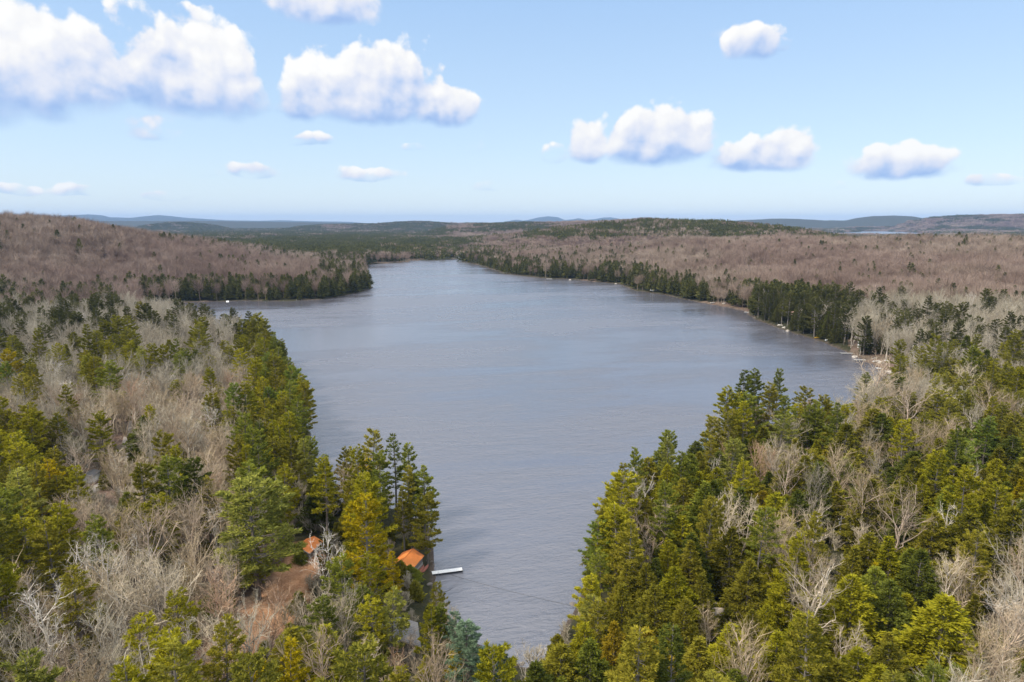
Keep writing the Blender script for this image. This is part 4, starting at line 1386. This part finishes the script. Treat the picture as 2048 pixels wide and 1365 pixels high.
def cabin(name, label, px, py, rz, w, l, hw, hr, roofm, wallm, over=.35, z=None, openings=(), chimney=False, deck=None, base_z=None, lift=.3):
    g = 2.0 if base_z is None else base_z
    for _ in range(4):
        x, y = at(px, py, g); g = zpt(x, y)
    root = empty(name, (x, y, g), radians(rz))
    tag(root, label, 'cabin' if 'cabin' in name else ('shed' if 'shed' in name else 'house'))
    hx_, hy_ = w / 2, l / 2
    b_ = MB().box(-hx_ - .06, hx_ + .06, -hy_ - .06, hy_ + .06, -1.6, lift); b_.build('foundation', BM['rock'], root)
    mb = MB()
    top = lift + hw
    # walls with gable ends, ridge along local Y
    pts = [(-hx_, -hy_, lift), (hx_, -hy_, lift), (hx_, hy_, lift), (-hx_, hy_, lift), (-hx_, -hy_, top), (hx_, -hy_, top), (hx_, hy_, top), (-hx_, hy_, top), (0, -hy_, top + hr), (0, hy_, top + hr)]
    mb.poly(pts, [(0, 1, 5, 8, 4), (2, 3, 7, 9, 6), (1, 2, 6, 5), (3, 0, 4, 7), (0, 3, 2, 1)])
    mb.build('wall', wallm, root)
    rf = MB()
    sl = hr / hx_
    ov = over
    t_ = .12
    ox, oz = hx_ + ov, top - sl * ov + .05
    y0, y1 = -hy_ - ov, hy_ + ov
    for s_ in (-1, 1):
        p = [(0, y0, top + hr + .05), (s_ * ox, y0, oz), (s_ * ox, y1, oz), (0, y1, top + hr + .05),
             (0, y0, top + hr + .05 + t_), (s_ * ox, y0, oz + t_), (s_ * ox, y1, oz + t_), (0, y1, top + hr + .05 + t_)]
        rf.poly(p, [(0, 1, 2, 3), (7, 6, 5, 4), (0, 4, 5, 1), (1, 5, 6, 2), (2, 6, 7, 3)])
    # standing seams
    n = int(l / .6)
    for i in range(n + 1):
        yy = y0 + (y1 - y0) * i / n
        for s_ in (-1, 1):
            p0 = (0, yy, top + hr + .05 + t_ + .02); p1 = (s_ * ox, yy, oz + t_ + .02)
            rf.tube([p0, p1], .03, 4)
    roof = rf.build('roof', roofm, root)
    cap_ = MB().tube([(0, y0 - .02, top + hr + .20), (0, y1 + .02, top + hr + .20)], .09, 6); cap_.build('ridge_cap', roofm, roof)
    fa = MB()
    for yy in (y0 - .03, y1 + .0):
        for s_ in (-1, 1):
            fa.tube([(0, yy, top + hr + .04), (s_ * ox, yy, oz + .0)], .07, 4)
    fa.build('fascia', BM['offwhite'] if wallm is not BM['darkwall'] else BM['wood'], root)
    if chimney:
        MB().box(.6, 1.2, 1.0, 1.6, top + .2, top + hr + 1.0).build('chimney', BM['rock'], roof)
    for (kind, side, u, z0, ww, hh) in openings:
        # side: 'f' front(-Y), 'l' left(-X), 'r' right(+X)
        def tr(a, d, zz):
            return {'f': (a, -hy_ - d, zz), 'l': (-hx_ - d, a, zz), 'r': (hx_ + d, a, zz)}[side]

        def slab(m_, a0, a1, d0, d1, q0, q1):
            P_ = [tr(a0, d0, q0), tr(a1, d0, q0), tr(a1, d0, q1), tr(a0, d0, q1), tr(a0, d1, q0), tr(a1, d1, q0), tr(a1, d1, q1), tr(a0, d1, q1)]
            m_.poly(P_, [(0, 1, 2, 3), (7, 6, 5, 4), (0, 4, 5, 1), (1, 5, 6, 2), (2, 6, 7, 3), (3, 7, 4, 0)])
        z0 += lift
        if kind == 'window':
            wn = MB(); slab(wn, u - ww / 2, u + ww / 2, .005, .03, z0, z0 + hh); wo = wn.build('window', BM['glass'], root)
            fr = MB(); t2 = .10
            slab(fr, u - ww / 2 - t2, u - ww / 2, .004, .07, z0 - t2, z0 + hh + t2); slab(fr, u + ww / 2, u + ww / 2 + t2, .004, .07, z0 - t2, z0 + hh + t2)
            slab(fr, u - ww / 2, u + ww / 2, .004, .07, z0 + hh, z0 + hh + t2); slab(fr, u - ww / 2, u + ww / 2, .004, .07, z0 - t2, z0)
            slab(fr, u - .03, u + .03, .032, .06, z0, z0 + hh)
            fr.build('frame', BM['white'], wo)
        else:
            dm = MB(); slab(dm, u - ww / 2, u + ww / 2, .005, .06, z0, z0 + hh); do = dm.build('door', BM['white'], root)
            hm = MB(); slab(hm, u + ww / 2 - .16, u + ww / 2 - .08, .062, .12, z0 + .95, z0 + 1.08); hm.build('handle', BM['steel'], do)
    return root, x, y, g


cabin('shed', 'small plank shed with bright orange metal roof above the orange-brown clearing', 616, 1106, -14, 4.6, 6.4, 1.6, 1.0, BM['orange'], BM['shedwall'],
      openings=[('door', 'f', .4, 0, 1.0, 1.85)])
cabin('cabin', 'orange-roofed cabin half hidden by pines beside the near white dock', 815, 1136, -16, 5.6, 6.8, 1.7, 1.4, BM['orange'], BM['shedwall'],
      openings=[('window', 'f', -1.4, .9, 1.1, .9), ('door', 'f', 1.2, 0, 1.0, 2.0)], chimney=False)
cabin('cabin', 'weathered grey shingled cabin with white door near the bottom of the inlet', 800, 1300, 12, 7.5, 8.0, 2.7, 1.8, BM['greyroof'], BM['darkwall'],
      openings=[('window', 'f', -.8, 1.0, .9, 1.0), ('door', 'f', 2.2, .0, 1.2, 2.2), ('window', 'l', 1.0, 1.0, 1.4, 1.0)], chimney=True)
cabin('shed', 'small white shed seen through leafless trees on the left', 183, 962, 8, 3.6, 4.6, 2.1, .7, BM['greyroof'], BM['white'], openings=[('door', 'f', -.7, 0, .9, 1.8)])
cabin('lake_house', 'pale red roofed house among conifers on the right shore', 1592, 636, 62, 8, 12, 3.0, 2.6, BM['pink'], BM['tanwall'], openings=[('window', 'r', -2, 1, 1.6, 1.2), ('window', 'r', 2, 1, 1.6, 1.2)])
cabin('lake_house', 'tan roofed house deeper in the conifers right of the pale red roof', 1682, 640, 50, 7, 10, 2.8, 2.4, BM['tanroof'], BM['tanwall'], openings=[('window', 'r', 0, 1, 1.6, 1.2)])
cabin('lake_house', 'white lake house behind a bare tree above the far white docks', 1731, 697, 25, 6.5, 8, 3.2, 2.0, BM['offwhite'], BM['white'], openings=[('window', 'f', -1.4, 1, 1.3, 1.2), ('window', 'f', 1.4, 1, 1.3, 1.2), ('window', 'l', 0, 1, 1.3, 1.2)])
cabin('lake_house', 'white house among grey bare trees high on the right shore', 1824, 662, 30, 7, 10, 3.2, 2.2, BM['offwhite'], BM['white'], openings=[('window', 'f', -1.6, 1, 1.3, 1.2), ('window', 'f', 1.6, 1, 1.3, 1.2)])
cabin('lake_house', 'small white cottage at the water on the distant right shore', 1307, 584, 20, 6, 7, 2.8, 2.0, BM['greyroof'], BM['white'], openings=[('window', 'f', 0, 1, 1.4, 1.1)])


BM['fadedwhite'] = simple_mat('weathered_dock_paint', (.52, .51, .48), .75, .2, 2)


def dock(name, label, p0, p1, width, z=.55, mat=None, group=None, rails=True):
    """from shore pixel p0 to outer pixel p1, on the water"""
    x0, y0 = at(*p0, z); x1, y1 = at(*p1, z)
    L = math.hypot(x1 - x0, y1 - y0)
    root = empty(name, (x0, y0, 0), atan2(y1 - y0, x1 - x0))
    tag(root, label, 'dock', group)
    n = max(3, int(L / .32))
    mb = MB()
    for i in range(n):
        a0 = L * i / n; a1 = L * (i + 1) / n - .02
        mb.box(a0, a1, -width / 2, width / 2, z - .05, z)
    mb.build('deck', mat or BM['white'], root)
    fm = MB(); fm.box(0, L, -width / 2 - .05, -width / 2 + .03, z - .32, z - .051); fm.box(0, L, width / 2 - .03, width / 2 + .05, z - .32, z - .051); fm.box(L - .08, L + .02, -width / 2 + .031, width / 2 - .031, z - .32, z - .051)
    fm.build('frame', BM['dark'], root)
    for i, (a, s_) in enumerate(((.18, -1), (.18, 1), (.97, -1), (.97, 1))):
        MB().tube([(L * a, s_ * (width / 2 + .10), -3), (L * a, s_ * (width / 2 + .10), z + .65)], .045, 6).build('post', BM['steel'], root)
    return root, (x0, y0), (x1, y1)


dock('dock', 'white topped dock reaching into the near inlet from the left shore', (864, 1146), (925, 1138), 1.6)
dock('dock', 'narrow white dock on the right shore, farther of the pair', (1718, 707), (1681, 706.5), 1.7, mat=BM['fadedwhite'])
dock('dock', 'longer white dock on the right shore, nearer of the pair', (1742, 720.5), (1708, 720), 1.7, mat=BM['fadedwhite'])
dock('dock', 'short white dock section on the shore right of the pair', (1766, 737), (1752, 736.5), 2.2)
dock('dock', 'tiny pale dock at the rocky spot on the distant right shore', (1500, 625), (1488, 624.5), 2.5)
dock('dock', 'tiny white dock farthest along the right shore', (1104, 558.5), (1093, 558), 3.0)
dock('dock', 'small white dock on the far left peninsula shore', (455, 601), (455, 605), 3.0)

# gangways of the two far docks
for (p0, p1, lab) in (((1720, 706.5), (1732, 696), 'sloping wooden gangway rising behind the farther white dock'), ((1743, 720), (1753, 717.5), 'short pale ramp behind the nearer white dock')):
    x0, y0 = at(*p0, .7); x1, y1 = at(*p1, 2.0)
    L = math.hypot(x1 - x0, y1 - y0)
    rt = empty('gangway', (x0, y0, 0), atan2(y1 - y0, x1 - x0)); tag(rt, lab, 'gangway')
    zz = max(1.2, zpt(x1, y1) + .4)
    MB().poly([(0, -.8, .6), (L, -.8, zz), (L, .8, zz), (0, .8, .6), (0, -.8, .45), (L, -.8, zz - .15), (L, .8, zz - .15), (0, .8, .45)], [(0, 1, 2, 3), (7, 6, 5, 4), (0, 4, 5, 1), (1, 5, 6, 2), (2, 6, 7, 3), (3, 7, 4, 0)]).build('walkway', BM['wood'], rt)
    for s_ in (-.85, .85):
        MB().tube([(0, s_, 1.5), (L, s_, zz + .9)], .05, 5).build('handrail', BM['white'], rt)


def hull(name, label, cat, px, py, rz, L, W, Hh, mat, z=None, flip=False, parts=True):
    x, y = at(px, py, .5); g = max(0.0, zpt(x, y)) if z is None else z
    root = empty(name, (x, y, g), radians(rz)); tag(root, label, cat)
    mb = MB(); n = 12; k = 7; pts = []
    for i in range(n + 1):
        u = -1 + 2 * i / n
        wv = W / 2 * (1 - abs(u) ** 2.4) ** .8 + .01; sh = .16 * Hh * u * u
        for j in range(k):
            a = pi * j / (k - 1)
            pts.append((u * L / 2, -cos(a) * wv, (1 - sin(a) ** .8) * Hh * .95 + sh + .02))
    f = [(i * k + j, (i + 1) * k + j, (i + 1) * k + j + 1, i * k + j + 1) for i in range(n) for j in range(k - 1)]
    if flip: pts = [(a, b_, Hh * 1.15 - c) for a, b_, c in pts]
    # inner skin gives the shell its thickness
    o_ = len(pts)
    pts2 = [(a * .97, b_ * .93, c + (.035 if not flip else -.035)) for a, b_, c in pts]
    mb.poly(pts + pts2, f + [tuple(q + o_ for q in ff[::-1]) for ff in f])
    mb.build('hull', mat, root)
    if parts and not flip:
        MB().box(-.2, .2, -W * .42, W * .42, Hh * .7, Hh * .76).build('seat', BM['wood'], root)
        MB().box(L * .24, L * .30, -W * .34, W * .34, Hh * .7, Hh * .76).build('seat', BM['wood'], root)
    if parts and flip:
        MB().tube([(-L * .5, 0, Hh * 1.0), (0, 0, Hh * 1.16), (L * .5, 0, Hh * 1.0)], .035, 5).build('keel', BM['brownwood'], root)
    return root


hull('canoe', 'faded red overturned canoe on the bank, nearer the orange-roofed lakeside cabin', 'canoe', 842, 1144, 78, 4.6, .9, .45, BM['red'], flip=True)
hull('canoe', 'faded red overturned canoe on the bank, nearer the near white dock', 'canoe', 850, 1141, 74, 4.6, .9, .45, BM['red'], flip=True)
hull('kayak', 'yellow kayak lying on the right shore below the dark conifers', 'kayak', 1636, 677.5, 8, 6.2, 1.2, .7, BM['yellow'], parts=True)
hull('rowboat', 'white rowboat pulled up right of the yellow kayak', 'boat', 1652, 683, 60, 4.6, 1.9, .9, BM['white'])
hull('rowboat', 'white rowboat at the bank just below the nearer far dock', 'boat', 1752, 726, 15, 5.6, 2.0, .8, BM['white'])
hull('rowboat', 'small pale boat on the bank at the distant right shore bend', 'boat', 1425, 608, 20, 6, 2.4, 1.0, BM['offwhite'])
hull('rowboat', 'white boat lying under bare trees behind the right point', 'boat', 1786, 820, 10, 5.0, 2.0, .9, BM['white'])

# pontoon boat with a dark canopy by the far docks
x, y = at(1776, 729, .5)
rt = empty('pontoon_boat', (x, y, .15), radians(10)); tag(rt, 'pontoon boat with a pale canopy at the shore right of the far docks', 'boat')
for s_ in (-1, 1):
    MB().tube([(-3.2, s_, 0), (-2.6, s_, .25), (2.8, s_, .25), (3.2, s_, .3)], [.05, .3, .3, .2], 8).build('pontoon', BM['steel'], rt)
MB().box(-3, 3, -1.3, 1.3, .55, .65).build('deck', BM['wood'], rt)
MB().box(-2.9, 2.6, -1.3, -1.25, .655, 1.3).box(-2.9, 2.6, 1.25, 1.3, .655, 1.3).build('railing', BM['dark'], rt)
cn = MB().box(-2.4, 1.6, -1.35, 1.35, 2.7, 2.82).build('canopy', BM['offwhite'], rt)
for a in (-2.2, 1.4):
    for s_ in (-1.2, 1.2): MB().tube([(a, s_, .66), (a, s_, 2.69)], .04, 5).build('canopy_post', BM['steel'], rt)

# wooden deck in the right woods
x, y = at(1452, 1237, 3); g = zpt(x, y)
rt = empty('wooden_deck', (x, y, g), radians(-4)); tag(rt, 'pale wooden deck with railing among hemlocks right of the inlet', 'deck')
MB().box(-3.2, 3.2, -1.6, 1.6, 1.35, 1.5).build('platform', BM['wood'], rt)
for a in (-3.1, 0, 3.1):
    for s_ in (-1.5, 1.5):
        MB().box(a - .09, a + .09, s_ - .09, s_ + .09, -.8, 2.55).build('post', BM['offwhite'], rt)
MB().box(-3.2, 3.2, -1.62, -1.46, 2.56, 2.66).box(-3.2, 3.2, 1.46, 1.62, 2.56, 2.66).box(-3.2, -3.04, -1.45, 1.45, 2.56, 2.66).build('railing', BM['wood'], rt)
mb = MB()
for i in range(26):
    a = -3.0 + i * .24
    if abs(a) < .12: continue
    mb.box(a - .03, a + .03, -1.56, -1.50, 1.51, 2.55)
mb.build('balusters', BM['wood'], rt)

# deck railing of the grey cabin, seen between pine boughs
x, y = at(752, 1262, 3); g = zpt(x, y)
rt = empty('porch', (x, y, g), radians(14)); tag(rt, 'weathered porch with cream posts left of the weathered grey cabin', 'porch')
MB().box(-1.6, 1.6, -2.2, 2.2, .7, .85).build('floor', BM['wood'], rt)
for a in (-1.5, -.5, .5, 1.5): MB().box(a - .12, a + .12, -2.15, -1.91, -.8, 3.0).build('post', BM['offwhite'], rt)
MB().box(-1.7, 1.7, -2.2, -1.86, 3.01, 3.2).build('beam', BM['offwhite'], rt)

# table and chairs outside the grey cabin
x, y = at(782, 1318, 2.5); g = zpt(x, y)
rt = empty('patio_table', (x, y, g)); tag(rt, 'round pale topped table on the ground in front of the grey cabin', 'table')
MB().tube([(0, 0, .70), (0, 0, .76)], .62, 14).build('table_top', BM['offwhite'], rt)
MB().tube([(0, 0, 0), (0, 0, .70)], .06, 6).build('leg', BM['dark'], rt)
for k, (ax, ay, ar, lb) in enumerate(((-1.1, -.3, 70, 'dark patio chair left of the round table'), (.9, -.9, -140, 'dark patio chair right of the round table'))):
    rt = empty('patio_chair', (x + ax, y + ay, g), radians(ar)); tag(rt, lb, 'chair', 'chairs around the patio table')
    MB().box(-.28, .28, -.28, .28, .40, .46).build('seat', BM['dark'], rt)
    MB().box(-.28, .28, -.32, -.281, .46, 1.0).build('backrest', BM['dark'], rt)
    for sx in (-.24, .24):
        for sy in (-.24, .24): MB().box(sx - .03, sx + .03, sy - .03, sy + .03, 0, .40).build('leg', BM['dark'], rt)


# utility poles
def pole(label, px, pyb, pyt, trans=False, arm=True):
    g = 5.0
    for _ in range(5):
        x, y = at(px, pyb, g); g = zpt(x, y)
    d = math.hypot(x, y)
    # height from the top's row
    hh = 9.0
    for _ in range(8):
        _, ty = to_pix(np.array([x]), np.array([y]), np.array([g + hh])); hh *= (pyb - pyt) / max(1, (pyb - ty[0]))
    hh = max(7, min(hh, 16))
    root = empty('utility_pole', (x, y, g), radians(20)); tag(root, label, 'utility pole')
    MB().tube([(0, 0, -1), (0, 0, hh)], [.19, .13], 8).build('pole', BM['pole'], root)
    if arm: MB().box(-1.1, 1.1, -.06, .06, hh - .7, hh - .56).build('crossarm', BM['pole'], root)
    for a in (-1.0, 0, 1.0): MB().tube([(a, 0, hh - .555), (a, 0, hh - .3)], .05, 6).build('insulator', BM['offwhite'], root)
    if trans: MB().tube([(-.42, 0, hh - 2.3), (-.42, 0, hh - 1.3)], .24, 10).build('transformer', BM['steel'], root)
    return (x, y, g + hh - .3)


pA = pole('weathered utility pole standing beside the dark hemlocks on the right', 1779, 963, 914)
pB = pole('weathered utility pole carrying a grey transformer in the right woods', 1678, 1092, 1034, True)
pC = pole('lone utility pole above the treetops near the far right edge', 1993, 708, 680)


def cable(name, label, a, c, sag, r_=.03):
    pts = [(a[0] + (c[0] - a[0]) * t, a[1] + (c[1] - a[1]) * t, a[2] + (c[2] - a[2]) * t - sag * 4 * t * (1 - t)) for t in np.linspace(0, 1, 24)]
    o_ = MB().tube(pts, r_, 4).build(name, BM['cable']); tag(o_, label, 'cable')


cable('power_line', 'dark power line strung between the two utility poles in the right woods', pA, pB, 1.4, .035)
xa, ya = at(903, 1150, .6); xb, yb = at(1140, 1212, 1.2)
cable('mooring_cable', 'thin dark cable stretched low across the inlet from the near white dock', (xa, ya, .5), (xb, yb, 1.3), .3, .045)
xa, ya = at(872, 1186, .05)
pts = [(*at(px, py, .04), .04) for px, py in ((868, 1184), (878, 1185.5), (890, 1184), (898, 1181), (905, 1176))]
o_ = MB().tube(pts, [.05, .05, .045, .04, .02], 5).build('sunken_branch', BM['cable']); tag(o_, 'curved dark branch lying in the water just below the near white dock', 'branch')

# gravel road draped over the ground
mb = MB(); P_ = []
dense = []
for i in range(len(ROAD) - 1):
    for t in np.linspace(0, 1, 8, endpoint=False): dense.append((ROAD[i][0] * (1 - t) + ROAD[i + 1][0] * t, ROAD[i][1] * (1 - t) + ROAD[i + 1][1] * t))
for i in range(1, len(dense) - 1):
    dx, dy = dense[i + 1][0] - dense[i - 1][0], dense[i + 1][1] - dense[i - 1][1]
    L = math.hypot(dx, dy); nx, ny = -dy / L, dx / L
    row = []
    for s_ in (-2.6, -1.9, 0, 1.9, 2.6):
        x, y = dense[i][0] + nx * s_, dense[i][1] + ny * s_
        row.append((x, y, zpt(x, y) + (.30 if abs(s_) < 2.5 else -.3)))
    P_.append(row)
pts = [p for row in P_ for p in row]
fc = [(i * 5 + j, i * 5 + j + 1, (i + 1) * 5 + j + 1, (i + 1) * 5 + j) for i in range(len(P_) - 1) for j in range(4)]
mb.poly(pts, fc); tag(mb.build('gravel_road', BM['gravel']), 'pale gravel road through the bare trees on the left', kind='structure')

# pale rocks on the right shore
import bmesh


def boulder(label, px, py, s, seed, group='pale rocks on the right shore'):
    x, y = at(px, py, 1.0); g = max(zpt(x, y), 0)
    bm = bmesh.new(); bmesh.ops.create_icosphere(bm, subdivisions=3, radius=1)
    r = np.random.default_rng(seed); ph = r.random(6) * 6
    for v in bm.verts:
        c = v.co
        k = 1 + .22 * sin(3 * c.x + ph[0]) * cos(2.6 * c.y + ph[1]) + .13 * sin(6 * c.z + ph[2] + 4 * c.x) + .06 * sin(13 * c.y + ph[3])
        v.co = Vector((c.x * k * 1.25, c.y * k, c.z * k * .62))
    me = bpy.data.meshes.new('boulder'); bm.to_mesh(me); bm.free()
    me.materials.append(BM['rock'])
    o_ = new_obj('boulder', me); o_.location = (x, y, g + .1 * s); o_.scale = (s, s, s); o_.rotation_euler[2] = r.random() * 6
    tag(o_, label, 'boulder', group)


for i, (px, py, s, lb) in enumerate([(1560, 652, 1.6, 'pale grey boulder, upper left of the rocky slope left of the yellow kayak'), (1568, 656, 1.4, 'pale grey boulder in the middle of the rocky slope left of the yellow kayak'),
                                     (1576, 661, 1.7, 'pale grey boulder, lowest right of the rocky slope left of the yellow kayak'), (1484, 612, 1.8, 'tan boulder above the tiny pale dock on the right shore'),
                                     (1448, 609, 1.6, 'pale boulder at the waterline left of the tiny pale dock'), (1232, 567, 1.8, 'small pale rock on the distant middle of the right shore'),
                                     (1140, 559.5, 1.8, 'small pale rock near the farthest white dock'), (1710, 712, 1.6, 'brownish rock beside the farther white dock'), (1762, 727, 1.7, 'pale rock below the nearer far white dock'),
                                     (1778, 745, 1.8, 'pale rock on the shore right of the far docks')]):
    boulder(lb, px, py, s, 400 + i)

# stones along the waterline
sm_ = []
BM['stone'] = simple_mat('dark_shore_stone', (.17, .15, .13), .9, .4, 1.5, bump=.8)
for k in range(4):
    bm = bmesh.new(); bmesh.ops.create_icosphere(bm, subdivisions=2, radius=.5)
    r = np.random.default_rng(500 + k); ph = r.random(4) * 6
    for v in bm.verts:
        c = v.co; q = 1 + .25 * sin(5 * c.x + ph[0]) * cos(4 * c.y + ph[1]) + .12 * sin(9 * c.z + ph[2])
        v.co = Vector((c.x * q * 1.3, c.y * q, c.z * q * .6))
    me = bpy.data.meshes.new('stone'); bm.to_mesh(me); bm.free(); me.materials.append(BM['stone']); sm_.append(me)
lib['stone'] = lib_collection('stone', sm_)
r = np.random.default_rng(77); pts = []
for i in range(len(LAKE)):
    a0, a1 = LAKE[i], LAKE[(i + 1) % len(LAKE)]
    L = math.hypot(*(a1 - a0)); dd_ = math.hypot(*a0)
    if dd_ > 1500: continue
    n = int(L / 1.1)
    t = r.random(n)[:, None]
    pts.append(a0 * (1 - t) + a1 * t + r.normal(size=(n, 2)) * np.clip(dd_ / 60, 2, 7))
pts = np.concatenate(pts); sd_ = lake_sd(pts[:, 0], pts[:, 1])
ok = (sd_ > -1.2) & (sd_ < 1.6)
pts, sd_ = pts[ok], sd_[ok]
s = .3 + 1.3 * r.random(len(pts)) ** 2.5
scatter('shore_stones', 'scattered grey stones along the waterline of the lake', 'stones', lib['stone'], np.stack([pts[:, 0], pts[:, 1], np.maximum(terrain_z(pts[:, 0], pts[:, 1], sd_), -.1)], 1), np.stack([s, s, s], 1), 4, r)
# ---------------------------------------------------------------- haze
m, b = mat_new('haze_air')
o = b.node('ShaderNodeOutputMaterial')
pv = b.node('ShaderNodeVolumePrincipled')
pv.inputs['Color'].default_value = (.38, .60, .97, 1)
pv.inputs['Density'].default_value = HAZE
pv.inputs['Anisotropy'].default_value = 0.0
b.l.new(pv.outputs[0], o.inputs['Volume'])
hz = MB().box(-33500, 33500, -33500, 33500, -8, 440).build('haze', m)
hz['kind'] = 'stuff'; hz['label'] = 'thin blue haze over the far hills';
